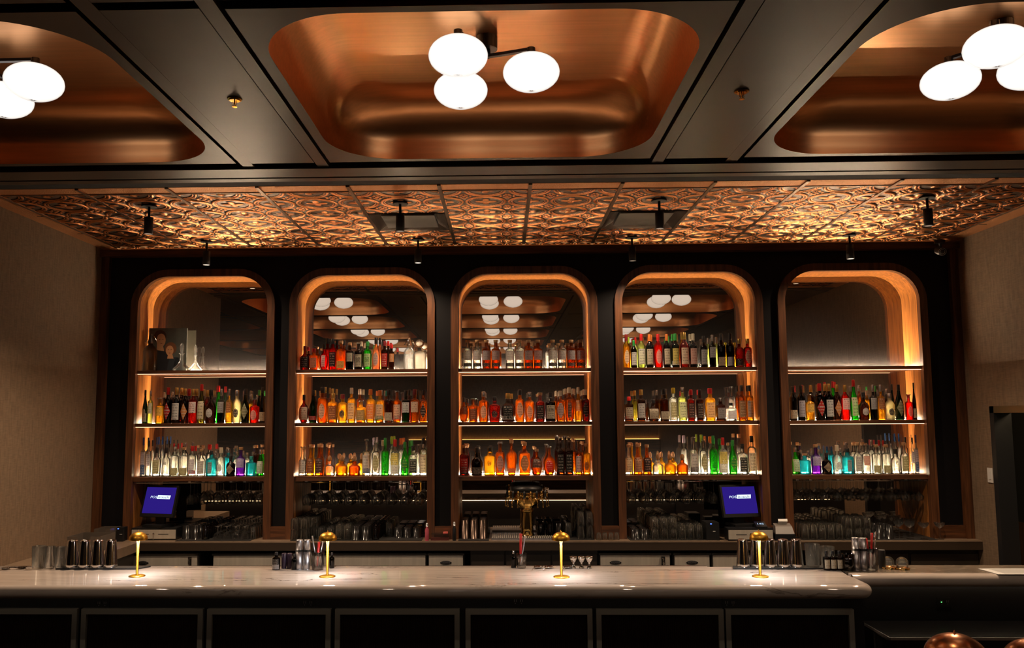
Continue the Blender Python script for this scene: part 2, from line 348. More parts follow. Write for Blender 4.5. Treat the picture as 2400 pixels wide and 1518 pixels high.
def tin():
    N = 36; nx, ny = 24, 6
    xs = np.arange(nx*N+1)/N*TP; ys = np.arange(ny*N+1)/N*TP
    X, Y = np.meshgrid(xs, ys, indexing='ij')
    u = (X/TP+.5) % 1.0-.5; v = (Y/TP+.5) % 1.0-.5                     # motif centre at 0, range +-.5
    r = np.hypot(u, v); h = np.zeros_like(r)
    def bump(d, wd): return np.clip(1-(d/wd)**2, 0, 1)**.7
    h = np.maximum(h, bump(r-.455, .030)); h = np.maximum(h, .75*bump(r-.385, .020))
    g = np.arctan2(v, u); pet = .25*np.abs(np.cos(2*g))**.8+.03
    h = np.maximum(h, .9*np.where(r < pet, np.clip(1-(r/(pet+1e-6))**3, 0, 1)**.6, 0)*np.clip(r/.05, 0, 1))
    h = np.maximum(h, bump(r, .045))
    uc = .5-np.abs(u); vc = .5-np.abs(v)                          # distance to the motif corner
    for ox, oy in ((.075, .075), (.15, .03), (.03, .15)): h = np.maximum(h, .9*bump(np.hypot(uc-ox, vc-oy), .04))
    h = np.maximum(h, bump(np.hypot(uc, vc), .05))
    cell = np.minimum(np.minimum((X % .61), .61-(X % .61)), np.minimum((Y % .61), .61-(Y % .61)))
    h = np.where(cell < .012, 0, h)
    Z = CZ-.002-h*.012
    V = np.stack([X+T0X, Y+T0Y, Z], -1).reshape(-1, 3); ncol = ny*N+1
    I, J = np.meshgrid(np.arange(nx*N), np.arange(ny*N), indexing='ij')
    cxm = (I+.5)/N*TP+T0X; cym = (J+.5)/N*TP+T0Y; keep = np.ones_like(I, bool)
    for x0, x1, y0, y1 in VENTS: keep &= ~((cxm > x0) & (cxm < x1) & (cym > y0) & (cym < y1))
    keep &= (cxm > LX+.12)
    k = (I*ncol+J)[keep]; Fc = np.stack([k, k+1, k+ncol+1, k+ncol], -1)
    me = bpy.data.meshes.new('ceiling_tiles'); me.vertices.add(len(V)); me.vertices.foreach_set('co', V.ravel())
    me.loops.add(len(Fc)*4); me.loops.foreach_set('vertex_index', Fc.ravel()); me.polygons.add(len(Fc))
    me.polygons.foreach_set('loop_start', np.arange(len(Fc))*4); me.polygons.foreach_set('use_smooth', [True]*len(Fc))
    me.update(calc_edges=True); a = me.attributes.new('relief', 'FLOAT', 'POINT'); a.data.foreach_set('value', h.ravel().astype(np.float32))
    me.materials.append(M_TIN); o = bpy.data.objects.new('ceiling_tiles', me); COL.objects.link(o); return o
struct(tin())
TX1, TY1 = T0X+24*TP, T0Y+6*TP
bb = B(); bb.box(LX, RX, 5.457, T0Y, CZ-.003, CZ+.02); bb.box(LX, RX, TY1, WY, CZ-.003, CZ+.02)
bb.box(LX, LX+.13, T0Y, TY1, CZ-.003, CZ+.02); bb.box(TX1, RX, T0Y, TY1, CZ-.003, CZ+.02)
struct(bb.build('ceiling_border', M_HAM))
struct(box('ceiling_recess', LX, RX, 5.46, WY, CZ+.03, CZ+.05, M_VOID))
bb = B()
for i in range(13):
    x = .188+.61*(i-6)
    if x > LX+.02: bb.box(x-.012, x+.012, 5.457, WY-.06, CZ-.012, CZ)
for k in (0, 3): bb.box(LX+.1, RX-.1, T0Y+.61*k-.006, T0Y+.61*k+.006, CZ-.008, CZ)
for k in (1, 2): bb.box(LX+.1, RX-.1, T0Y+.61*k-.003, T0Y+.61*k+.003, CZ-.006, CZ)
struct(bb.build('ceiling_rails', pbr('bronze_rail', (.30, .20, .14), .3, 1.0)))

# side walls
struct(box('wall_left', LX-.12, LX, 4.95, WY+.4, 0, CZ+.05, M_LINEN))
struct(box('wall_left', -9.1, -9, -6.6, 8, 0, 4.3, M_LINEN))
struct(box('wall_left', -9, LX-.12, 7.9, 8.0, 0, 4.3, M_NAVY))
DY0, DY1, DZ = 6.0, 7.11, 2.065      # doorway in the right wall
bb = B(); bb.box(RX, RX+.12, DY1, WY+.4, 0, CZ+.05); bb.box(RX, RX+.12, -6.6, DY0, 0, CZ+.05); bb.box(RX, RX+.12, DY0, DY1, DZ, CZ+.05)
struct(bb.build('wall_right', M_LINEN))
bb = B(); bb.box(RX-.012, RX+.13, DY1-.06, DY1, 0, DZ); bb.box(RX-.012, RX+.13, DY0, DY0+.06, 0, DZ)
dj = struct(bb.build('door_1', pbr('black_doorframe', (.02, .02, .022), .35)))
struct(box('trim_door', RX-.012, RX+.13, DY0, DY1, DZ-.055, DZ, pbr('bronze_trim', (.22, .16, .08), .35, .6)))
struct(box('wall_corridor', RX+.9, RX+1.0, 5.0, 8.4, .97, 3.0, pbr('grey_green_wall', (.16, .17, .14), .7)))
struct(box('wall_corridor', RX+.89, RX+1.0, 5.0, 8.4, 0, .97, wood('oak_wainscot', (.38, .19, .06), (.58, .30, .10))))
struct(box('ceiling_corridor', RX+.12, RX+1.0, 5.0, 8.4, 2.6, 2.65, M_VOID))
lp = bpy.data.lights.new('corridor_lamp', 'POINT'); lp.energy = 9.0; lp.color = (1, .72, .42); lp.shadow_soft_size = .1
lo = bpy.data.objects.new('corridor_lamp', lp); COL.objects.link(lo); lo.location = (RX+.5, 6.2, 2.3)
# far side of the room (seen in the mirrors): wall with a lit ledge
struct(box('wall_back', -9, RX, -6.7, -6.6, 0, 4.3, M_LINEN))
struct(box('baseboard_back', -9, RX, -6.6, -6.35, 0, 1.40, M_WOODX))
struct(box('trim_ledge_light', -2.5, RX, -6.575, -6.555, 1.40, 1.408, emis('ledge_led', (1, .55, .16), 6)))

# ================================================================== BACK BAR WALL
def arch(hw, top, r, z0, n=10, cx=0.0):
    pts = [(cx-hw, z0)]
    for k in range(n+1): g = PI-PI/2*k/n; pts.append((cx-hw+r+r*math.cos(g), top-r+r*math.sin(g)))
    for k in range(n+1): g = PI/2-PI/2*k/n; pts.append((cx+hw-r+r*math.cos(g), top-r+r*math.sin(g)))
    return pts+[(cx+hw, z0)]
loop = [(LX, CT)]
for cx in ARCH_X: loop += arch(AW+.03, ATOP+.03, AR+.03, CT, cx=cx)
loop += [(RX, CT), (RX, CZ), (LX, CZ)]
struct(fill_with_hole('wall_panel', loop, [], lambda x, z: (x, WY, z), M_NAVY))
bb = B(); bb.box(LX, RX, 7.42, WY-.001, 3.462, 3.508); bb.box(LX, RX, 7.418, 7.424, 3.508, 3.520)
struct(bb.build('trim_crown', M_WOODX))
struct(box('trim_crown_light', LX+.1, RX-.1, 7.440, 7.452, 3.509, 3.516, emis('crown_led', (1, .50, .20), COVE)))
struct(box('trim_left', LX, LX+.07, 7.46, WY-.001, CT, 3.462, M_WOOD)); struct(box('trim_right', RX-.07, RX, 7.46, WY-.001, CT, 3.462, M_WOOD))
xs = [LX+.07]
for cx in ARCH_X: xs += [cx-AW-.066, cx+AW+.066]
xs.append(RX-.07)
for k in range(0, len(xs), 2): struct(box('baseboard_bar', xs[k]+.001, xs[k+1]-.001, 7.475, WY-.001, CT, 1.047, M_WOODX))

M_MIRROR = None
def mirror_mat():
    mt, nt, out = nmat('antique_mirror'); L = nt.links.new
    g = nt.nodes.new('ShaderNodeBsdfGlossy'); g.inputs[0].default_value = (.52, .44, .37, 1); g.inputs['Roughness'].default_value = .004
    d = nt.nodes.new('ShaderNodeBsdfDiffuse'); d.inputs[0].default_value = (.30, .27, .27, 1)
    m_ = nt.nodes.new('ShaderNodeMixShader'); m_.inputs[0].default_value = .04
    L(g.outputs[0], m_.inputs[1]); L(d.outputs[0], m_.inputs[2]); L(m_.outputs[0], out.inputs[0]); return mt
M_MIRROR = mirror_mat()
M_LEDB = emis('shelf_led_cool', (1.0, .76, .50), LED_BACK); M_LEDF = emis('shelf_led_warm', (1.0, .52, .30), LED_FRONT)
for i, cx in enumerate(ARCH_X):
    t = empty('niche', (cx, WY, CT)); tag(t, f'arched walnut-framed {NICHE[i]} of the back bar wall', 'niche', 'arched niches of the back bar')
    bb = B(); pi_ = arch(AW, ATOP, AR, 0.0); po = arch(AW+.066, ATOP+.066, AR+.066, 0.0)
    pi_ = [(x, z if z == 0 else z-CT) for x, z in pi_]; po = [(x, z if z == 0 else z-CT) for x, z in po]
    n = len(pi_); yf = -.035; v = [(x, yf, z) for x, z in pi_]+[(x, yf, z) for x, z in po]+[(x, 0, z) for x, z in po]+[(x, .02, z) for x, z in pi_]
    f = []
    for k in range(n-1): f += [(k, k+1, n+k+1, n+k), (n+k, n+k+1, 2*n+k+1, 2*n+k), (3*n+k, 3*n+k+1, k+1, k)]
    bb.add(v, f); bb.build('casing', M_WOOD, t)
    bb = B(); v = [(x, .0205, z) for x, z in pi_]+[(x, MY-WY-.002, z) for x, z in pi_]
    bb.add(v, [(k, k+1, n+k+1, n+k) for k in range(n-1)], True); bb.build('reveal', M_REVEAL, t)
    mi = fill_with_hole('mirror', [(x*1.02, z*1.004) for x, z in pi_], [], lambda x, z: (x, MY-WY, z), M_MIRROR, t)
    for (zt, zb), nm_ in zip(SH, ('top', 'middle', 'bottom')):
        s = box('shelf', cx-AW+.001, cx+AW-.001, WY-.005, MY-.004, zb, zt, M_WOODX)
        tag(s, f'walnut {nm_} shelf of the {NICHE[i]}', 'shelf', 'walnut shelves in the niches')
        box('back_light_strip', cx-AW+.01, cx+AW-.01, MY-.034, MY-.016, zt+.0005, zt+.004, M_LEDB, s)
        if nm_ != 'bottom': box('front_light_strip', cx-AW+.004, cx+AW-.004, WY, WY+.018, zb-.0035, zb-.0005, M_LEDF, s)

# back counter and what is under it
c = box('back_counter', LX+.001, RX-.001, 7.35, MY+.02, CT-.012, CT-.0005, M_STONE); box('edge', LX+.001, RX-.001, 7.352, MY+.015, CT-.078, CT-.0125, pbr('shaded_counter_edge', (.05, .032, .02), .4), c); tag(c, 'long brown stone back counter under the five niches', 'counter')  # the shade on the counter's front face is put into the edge's darker colour
struct(box('wall_under_counter', LX, RX, MY+.03, MY+.1, 0, CT, M_VOID))
cabs = [(LX+.002, -3.42), (-2.72, -2.60), (-.30, .0), (.0, .40), (.40, .80), (.80, .845), (2.58, 2.94), (2.94, 3.45), (3.45, RX-.002)]
for a, b_ in cabs:
    if b_-a > .2:
        q = box('base_cabinet', a+.002, b_-.002, 7.43, 7.80, 0, CT-.085, M_CAB); tag(q, None, 'cabinet', 'dark base cabinets under the back counter')
        hd = box('door', a+.01, b_-.01, 7.412, 7.429, .08, CT-.12, M_CAB, q)
        q['label'] = 'plain dark cabinet under the back counter ' + ('at the left wall' if a < -3 else 'below the beer tower, leftmost of three' if a == -.30 else 'below the beer tower, middle of three' if a == 0 else 'below the beer tower, rightmost of three' if a < 1 else 'right of the coolers, nearest them' if a < 2.7 else 'right of the coolers, middle one' if a < 3 else 'beside the doorway wall')
def cooler(x0, x1, kind, label):
    t = empty('cooler', ((x0+x1)/2, 7.42, .05)); tag(t, label, 'cooler', 'stainless under-counter coolers'); h = (x1-x0)/2
    box('cabinet_body', -h, h, 0.01, .36, 0, .775, M_MATTE, t)
    ztop = .775
    d = box('door', -h+.012, h-.012, -.03, .005, .02, ztop, M_STEEL, t)
    B().box(-h, h, -.038, -.0305, ztop-.012, ztop+.004).box(-h+.004, h-.004, -.036, -.0305, .02, .03).build('top_edge', M_CHROME, t)
    if 'logo' in kind:
        lx = -h+.14 if 'wide' in kind else .0
        e = B(); e.lathe([(.0001, -.004), (.045, -.004), (.05, -.002), (.05, 0)], 28, axis='y', squash=.34, off=(lx, -.031, ztop-.075)).build('badge', M_BLACK, d)
        vv, ff = text_mesh('KROWNE', .072, .016); mesh('lettering', [(q[0]+lx, -.0362, q[2]+ztop-.075) for q in vv], ff, M_SATIN, e if False else d)
    if 'latch' in kind:
        for lx in ([h-.07] if 'two' not in kind else [-h+.12, -h+.24]):
            g = B(); g.box(lx-.016, lx+.016, -.046, -.031, ztop-.11, ztop-.02); g.box(lx-.007, lx+.007, -.066, -.046, ztop-.10, ztop-.04); g.tube([(lx, -.066, ztop-.04), (lx, -.075, ztop-.07), (lx, -.066, ztop-.1)], .008); g.build('latch', M_CHROME, d)
    if 'slot' in kind: box('drawer_slot', -h+.05, h-.05, -.034, -.0302, ztop-.135, ztop-.12, M_BLACK, d)
    return t
def wx(px): return P(px, 1310, 7.39)[0]
cooler(wx(298), wx(465), 'wide logo latch', 'stainless cooler door with oval badge at the left end of the counter')
cooler(wx(497), wx(668), 'plain', 'stainless cooler door without a badge under the second niche, left half')
cooler(wx(670), wx(1000), 'latch two', 'widest stainless cooler with a pair of latches')
cooler(wx(1002), wx(1088), 'logo slot', 'narrow badged steel cooler drawer at the right of the widest cooler')
cooler(wx(1404), wx(1573), 'wide logo latch', 'stainless cooler door with oval badge and latch under the fourth niche')
cooler(wx(1578), wx(1666), 'logo slot', 'narrow badged steel cooler drawer under the fourth niche')
cooler(wx(1668), wx(1840), 'plain', 'stainless cooler door behind the shakers on the right')

# ================================================================== FRONT BAR
def nosed_slab(name, path, normals, back, zt, rad, mat, n=9):
    """slab whose outer edge (path with outward normals) is a full bullnose; back closes the outline"""
    rings = []
    for k in range(n+1):
        t_ = PI/2-PI*k/n; d = rad*(1-math.cos(t_)); z = zt-rad+rad*math.sin(t_)
        rings.append([(p_[0]-nn[0]*d, p_[1]-nn[1]*d, z) for p_, nn in zip(path, normals)])
    m_ = len(path); bb = B(); v = [q for rg in rings for q in rg]; f = []
    for i in range(n):
        for j in range(m_-1): a = i*m_+j; f.append((a, a+m_, a+m_+1, a+1))
    bb.add(v, f, True)
    bb.add(rings[0]+[(x, y, zt) for x, y in back], [tuple(range(m_+len(back)))])
    bb.add(rings[-1]+[(x, y, zt-2*rad) for x, y in back], [tuple(reversed(range(m_+len(back))))])
    bk = [rings[0][-1]]+[(x, y, zt) for x, y in back]+[rings[0][0]]
    for a, b_ in zip(bk, bk[1:]): bb.add([a, b_, (*b_[:2], zt-2*rad), (*a[:2], zt-2*rad)], [(0, 1, 2, 3)])
    return bb.build(name, mat)
path = [(-4.9, 4.745)]; nr = [(0, -1)]
for k in range(9):
    g = -PI/2+PI/2*k/8; path.append((1.93+.10*math.cos(g), 4.845+.10*math.sin(g))); nr.append((math.cos(g), math.sin(g)))
path.append((2.03, 5.07)); nr.append((1, 0))
bar = nosed_slab('bar_counter', path, nr, [(2.03, 5.345), (-4.9, 5.345)], BT, .036, M_MARBLE); tag(bar, 'long white veined marble bar top with rounded front edge', 'bar top')
rb = empty('return_bar_counter', (3.04, 5.2, BT-.072)); tag(rb, 'dark stone bar top with a marble edge, set back at the right end', 'bar top')
e_ = nosed_slab('marble_edge', [(2.031, 5.07), (RX-.001, 5.07)], [(0, -1), (0, -1)], [(RX-.001, 5.145), (2.031, 5.145)], BT, .036, M_MARBLE); e_.parent = rb; e_.matrix_parent_inverse = Matrix.Translation((-3.04, -5.2, -BT+.072))
e_ = box('stone_top', 2.031, RX-.001, 5.1455, 5.40, BT-.05, BT, M_HONED, rb); e_.matrix_parent_inverse = Matrix.Translation((-3.04, -5.2, -BT+.072))
r_ = B().box(-4.9, 1.25, 5.346, 5.362, BT-.04, BT+.007).build('steel_rail', M_CHROME); tag(r_, 'thin polished steel rail along the back edge of the marble bar', 'rail')
# bar front
struct(box('wall_bar_front', -4.9, 2.05, 5.0, 5.30, 0, BT-.0725, pbr('dark_bar_front', (.012, .012, .014), .4)))
struct(box('wall_bar_return', 2.05, RX-.001, 5.36, 5.398, 0, BT-.073, pbr('dark_bar_front', (.012, .012, .014), .4)))
struct(box('trim_under_bar_light', -4.8, 1.95, 4.86, 4.87, BT-.079, BT-.0735, emis('under_bar_led', (1, .80, .58), UNDER)))
struct(box('walkway_fill_strip', -4.8, 3.9, 5.325, 5.335, BT-.079, BT-.0735, emis('walkway_fill', (1, .74, .46), 9.0)))  # added glowing strip that brightens the cooler fronts across the walkway
def flutes():
    mt, nt, out = nmat('fluted_panel'); L = nt.links.new; b = nt.nodes.new('ShaderNodeBsdfPrincipled'); L(b.outputs[0], out.inputs[0])
    b.inputs['Base Color'].default_value = (.022, .010, .007, 1); b.inputs['Roughness'].default_value = .3; return mt
M_FLUTE = flutes()
edges = [(-3.9, -3.21), (-3.19, -2.488), (-2.463, -1.751), (-1.726, -1.007), (-.982, -.263), (-.229, .498), (.52, 1.244), (1.256, 1.98)]
nm8 = ['leftmost, cut by the frame', 'first whole one from the left', 'second whole one from the left', 'third whole one from the left', 'fourth whole one from the left', 'fifth whole one from the left', 'rightmost but one', 'rightmost, below the bar end']
for k, (a, b_) in enumerate(edges[1:]):
    t = empty('bar_cladding', ((a+b_)/2, 4.99, .1)); h = (b_-a)/2; tag(t, f'steel-framed dark fluted bar front panel, {nm8[k]}', 'panel', 'framed panels of the bar front')
    fr = B(); w_ = .03; z1 = .80
    for (x0, x1, z0, z1_) in ((-h, h, z1-w_, z1), (-h, h, 0, w_)):
        fr.add([(x0, -.03, z1_), (x1, -.03, z1_), (x1-w_, -.03, z0) if z0 > .1 else (x1, -.03, z0), (x0+w_, -.03, z0) if z0 > .1 else (x0, -.03, z0)], [(0, 1, 2, 3)])
        fr.add([(x0, -.03, z1_), (x1, -.03, z1_), (x1, 0, z1_), (x0, 0, z1_)], [(0, 3, 2, 1)])
    fr.box(-h, -h+w_-.001, -.029, 0, w_, z1-.001); fr.box(h-w_+.001, h, -.029, 0, w_, z1-.001); fr.box(-h+.001, h-.001, -.0285, 0, z1-w_+.001, z1-.001)
    fr.build('frame', M_FRAME, t)
    v = []; f = []; nfl = 60; xa, xb = -h+w_-.002, h-w_+.002
    for q in range(nfl*4+1):
        x = xa+(xb-xa)*q/(nfl*4); y = -.006-.004*math.cos(2*PI*q/4); v += [(x, y, .02), (x, y, z1-w_+.004)]
    f = [(2*q, 2*q+2, 2*q+3, 2*q+1) for q in range(nfl*4)]; mesh('fluted_infill', v, f, M_FLUTE, t, smooth=True)
def outlet(px, py, lab, green=False, Y=5.0):
    x, z = P(px, py, Y); t = empty('outlet', (x, Y, z)); tag(t, lab, 'outlet', 'power outlets under the bar top')
    box('plate', -.042, .042, -.005, -.0005, -.03, .025, M_BLACK, t)
    q = B()
    for sx in (-.018, .018):
        q.box(sx-.007, sx-.004, -.0065, -.005, -.004, .010); q.box(sx+.004, sx+.007, -.0065, -.005, -.004, .010); q.box(sx-.002, sx+.002, -.0065, -.005, -.014, -.009)
    q.build('sockets', M_SATIN, t)
    if green: box('indicator', -.022, -.018, -.008, -.005, -.002, .002, emis('green_led', (.1, 1, .15), 4), t)
outlet(240, 1413, 'black double outlet under the marble bar near its left end'); outlet(722, 1412, 'black double outlet under the marble bar below the second gold lamp')
outlet(1215, 1408, 'black double outlet under the marble bar below its middle'); outlet(1710, 1412, 'black double outlet under the marble bar below the right gold lamp')
outlet(2213, 1410, 'outlet with a green light under the set-back bar top', True, 5.36)
for px in (152, 772):
    hk = B()
    for s in (-.013, .013):
        x, z = P(px, 1402, 4.9); hk.tube([(x+s+.009*math.cos(g), 4.93, BT-.078+.009*math.sin(g)) for g in [PI+PI*k/8 for k in range(9)]], .0016, 6)
    o = hk.build('bag_hook', M_CHROME); tag(o, 'small double steel bag hook under the bar ' + ('near its left end' if px < 300 else 'below the second gold lamp'), 'hook')
# lower dark table in front of the return
lt = empty('service_table', (3.1, 5.15, 0)); tag(lt, 'low dark table with a thin metal edge in front of the set-back bar', 'table')
B().box(-.93, .93, -.20, .20, .725, .748).build('table_top', pbr('dark_lacquer', (.01, .01, .012), .25), lt)
B().box(-.935, .935, -.206, -.2005, .735, .750).box(-.936, -.9305, -.206, .20, .735, .750).build('metal_edge', M_SATIN, lt)
for sx in (-.85, .85): B().box(sx-.025, sx+.025, -.15, .15, 0, .7245).build('leg', M_MATTE, lt)

# ================================================================== CEILING LIGHTS
def opal():
    mt, nt, out = nmat('lit_opal_glass'); L = nt.links.new
    e = nt.nodes.new('ShaderNodeEmission'); e.inputs[0].default_value = (1, .93, .86, 1); e.inputs[1].default_value = GLOBE
    g = nt.nodes.new('ShaderNodeBsdfGlossy'); g.inputs['Roughness'].default_value = .12; fr = nt.nodes.new('ShaderNodeFresnel'); fr.inputs[0].default_value = 1.35
    m_ = nt.nodes.new('ShaderNodeMixShader'); L(fr.outputs[0], m_.inputs[0]); L(e.outputs[0], m_.inputs[1]); L(g.outputs[0], m_.inputs[2]); L(m_.outputs[0], out.inputs[0]); return mt
M_OPAL = opal(); M_BRONZE = pbr('dark_bronze', (.05, .035, .03), .3, .8)
GL = [[(.135*math.sin(PI*k/14), -.087*math.cos(PI*k/14)) for k in range(15)]]
def light_fixture(name, centre, globes, label):
    t = empty(name, (centre[0], centre[1], CZ+.30)); tag(t, label, 'ceiling light', 'three-globe ceiling lights in the copper coffers')
    B().lathe([(.052, -.062), (.052, 0)], 28).build('canopy', M_BRONZE, t)
    for gx, gy in globes:
        x, y = gx-centre[0], gy-centre[1]; L_ = math.hypot(x, y); ux, uy = x/L_, y/L_
        a = B(); s = .011
        a.add([(-uy*s, ux*s, -.090), (uy*s, -ux*s, -.090), (x+uy*s, y-ux*s, -.100), (x-uy*s, y+ux*s, -.100),
               (-uy*s, ux*s, -.104), (uy*s, -ux*s, -.104), (x+uy*s, y-ux*s, -.114), (x-uy*s, y+ux*s, -.114)], [(0, 1, 2, 3), (4, 7, 6, 5), (0, 4, 5, 1), (1, 5, 6, 2), (2, 6, 7, 3), (3, 7, 4, 0)])
        a.lathe([(.02, -.136), (.02, -.100)], 14, off=(x, y, 0)); a.build('arm', M_BRONZE, t)
        g = B().lathe([(max(r, .0001), z) for r, z in GL[0]], 32).build('globe', M_OPAL, t); g.location = (x, y, -.220)
    B().lathe([(.016, -.104), (.016, -.0625)], 14).build('stem', M_BRONZE, t)
    return t
TRI = [(-.124, -.290), (-.133, .114), (.212, -.093)]
LF = {}
seen = {(1, 0): ((-2.62, 3.90), [(-2.26, 3.87), (-2.535, 4.09), (-2.63, 3.70)], 'three-globe ceiling light in the left coffer, partly cut by the frame'),
        (2, 0): ((-.070, 3.935), [(-.194, 3.645), (-.203, 4.049), (.142, 3.842)], 'three glowing white oval globes on a dark bracket in the middle coffer'),
        (3, 0): ((2.36, 3.86), [(2.193, 4.02), (2.196, 3.639), (2.50, 3.90)], 'three-globe ceiling light in the right coffer, partly cut by the frame')}
rows = ['', 'second', 'third', 'fourth', 'fifth']; colsn = ['far left', 'left', 'middle', 'right']
for i, cx in enumerate(CCX):
    for j, cyy in enumerate(CCY):
        if i == 0: continue
        if (i, j) in seen: light_fixture('ceiling_light', *seen[(i, j)][:2], seen[(i, j)][2])
        else:
            lab = f'three-globe ceiling light in the {colsn[i]} coffer of the {rows[j] or "first"} row, seen in the mirrors'
            light_fixture('ceiling_light', (cx, cyy-.04), [(cx+TRI[k][0]+.0, cyy-.04+TRI[k][1]) for k in range(3)], lab)
# track-less spot cylinders under the copper ceiling
M_LENS = emis('spot_lens', (1, .78, .58), 1.6); M_LENSD = emis('spot_lens_dim', (1, .70, .5), .25)
for r_i, (yy, xs_, rn) in enumerate(((5.90, (-2.555, -.733, 1.118, 3.005), 'front'), (7.145, (-2.575, -.731, 1.113, 2.965), 'rear'))):
    for k, x in enumerate(xs_):
        t = empty('spotlight', (x, yy, CZ-.012)); tag(t, f'small black cylinder spotlight, {ORD[k+1]} from the left in the {rn} row', 'spotlight', 'cylinder spotlights under the copper ceiling')
        B().lathe([(.055, -.008), (.055, 0)], 24).build('canopy', M_MATTE, t); B().lathe([(.009, -.085), (.009, -.008)], 12).build('stem', M_MATTE, t)
        b_ = B().lathe([(.027, -.206), (.031, -.206), (.031, -.085), (.012, -.0845)], 24, caps=(False, True)).build('barrel', M_MATTE, t)
        B().lathe([(.0001, -.2045), (.026, -.2045)], 20).build('lens', M_LENS if (r_i, k) in ((1, 0), (1, 1), (1, 3)) else M_LENSD, b_)
        sd = bpy.data.lights.new('spot', 'SPOT'); sd.energy = SPOT_W*(1.0 if r_i == 0 else .75)*(2.4 if k in (0, 3) and r_i == 0 else .9); sd.color = (1, .74, .50); sd.spot_size = math.radians(96 if r_i == 0 and k in (1, 2) else 140); sd.spot_blend = 1.0; sd.shadow_soft_size = .02
        so = bpy.data.objects.new('spot', sd); COL.objects.link(so); so.location = (x, yy, CZ-.225)
        so.rotation_euler = (math.radians(-6 if r_i == 0 else -3), math.radians((-10 if k == 0 else 10 if k == 3 else 0)), 0)
for x in (-3.0, -.9, 1.3, 3.2):      # added spots above the guests' side, without fixtures, to brighten the bar front
    sd = bpy.data.lights.new('bar_front_fill', 'SPOT'); sd.energy = FILL_W; sd.color = (1, .78, .56); sd.spot_size = math.radians(95); sd.spot_blend = .8; sd.shadow_soft_size = .04
    so = bpy.data.objects.new('bar_front_fill', sd); COL.objects.link(so); so.location = (x, 2.93, CZ-.03); so.rotation_euler = (math.radians(30), 0, 0)
# air vents
for k, (x0, x1, y0, y1) in enumerate(VENTS):
    t = empty('ceiling_vent', ((x0+x1)/2, (y0+y1)/2, CZ)); tag(t, f'dark square air vent in the copper ceiling, {"left" if k == 0 else "right"} of the middle', 'vent', 'air vents in the copper ceiling'); h = .29
    bb = B(); o4 = [(-h, -h), (h, -h), (h, h), (-h, h)]; i4 = [(-.205, -.205), (.205, -.205), (.205, .205), (-.205, .205)]
    v = [(*q, -.012) for q in o4]+[(q[0]*.93, q[1]*.93, -.004) for q in o4]+[(*q, .028) for q in i4]+[(*q, .010) for q in o4]
    f = []
    for a in range(4): b2 = (a+1) % 4; f += [(a, b2, 4+b2, 4+a), (4+a, 4+b2, 8+b2, 8+a), (a, 12+a, 12+b2, b2)]
    bb.add(v, f, False); bb.build('frame', pbr('vent_enamel', (.13, .10, .08), .25, .6), t)
    box('plaque', -.205, .205, -.205, .205, -.004, .006, pbr('vent_plate', (.10, .085, .07), .45, .3), t)
# sprinklers, camera, switch
for px, py, s in ((550, 240, 'left'), (1738, 222, 'right')):
    x, y = G(px, py-10, CZ); t = empty('sprinkler', (x, y, CZ-.002)); tag(t, f'brass ceiling sprinkler on the {s} dark ceiling band', 'sprinkler', 'ceiling sprinklers')
    B().lathe([(.034, -.006), (.037, 0)], 24).lathe([(.024, -.012), (.030, -.006)], 24).build('escutcheon', M_GOLD, t)
    B().tube([(-.009, 0, -.01), (-.010, 0, -.028), (0, 0, -.038), (.010, 0, -.028), (.009, 0, -.01)], .0022, 6).lathe([(.004, -.032), (.004, -.006)], 10).build('frame_arms', M_GOLD, t)
    B().lathe([(.013, -.042), (.013, -.039)], 16).build('deflector', M_GOLD, t)
x, z = P(2203, 573, 7.36); t = empty('security_camera', (x, 7.36, 3.52)); tag(t, 'small black security camera under the ceiling in the right corner', 'security camera')
B().lathe([(.045, -.03), (.045, 0)], 20).build('mount', M_BLACK, t); B().tube([(0, 0, -.03), (0, -.01, -.075)], .012).build('arm', M_BLACK, t)
B().tube([(.0, .03, -.085), (-.02, -.07, -.115)], .036, 20).build('housing', M_BLACK, t)
q = B(); fwd = Vector((-.02, -.10, -.03)).normalized()
for rr in (.031, .02):
    a = fwd.orthogonal().normalized(); b_ = fwd.cross(a); c0 = Vector((-.0205, -.0725, -.1158))
    q.tube([c0+(a*math.cos(g)+b_*math.sin(g))*rr for g in [2*PI*k/20 for k in range(21)]], .0018, 6)
q.build('lens_ring', M_SATIN, t)
zy = 7.17; t = empty('light_switch', (RX-.001, zy, 1.495)); tag(t, 'white switch plate on the right wall left of the doorway', 'light switch')
B().box(-.006, 0, -.037, .037, -.060, .060).build('plate', M_WHITE, t); B().box(-.010, -.0065, -.016, .016, -.033, .033).build('rocker', M_WHITE, t)

# ================================================================== BOTTLES
LQ = {'k': ('black', (.012, .008, .006), .1, .05), 'a': ('amber', (.64, .205, .014), .5, .5), 'o': ('orange', (.80, .27, .020), .45, .6), 'y': ('golden', (.88, .52, .06), .5, .5),
      'r': ('bright red', (.80, .035, .012), .45, .6), 'R': ('dark red', (.30, .025, .010), .5, .4), 'g': ('green', (.06, .55, .05), .5, .5), 'G': ('dark green', (.012, .05, .012), .4, .2),
      'c': ('clear', (.95, .94, .88), .70, .32), 'w': ('frosted white', (.80, .80, .82), .25, .75), 't': ('turquoise', (.08, .62, .72), .45, .6), 'p': ('purple', (.26, .04, .55), .45, .55),
      'e': ('peach', (.90, .42, .22), .3, .7), 'l': ('pale green', (.72, .78, .32), .5, .5), 'B': ('dark brown', (.10, .03, .008), .5, .3), 'W': ('white', (.95, .86, .55), .2, .9), 'm': ('olive', (.30, .26, .06), .5, .5)}
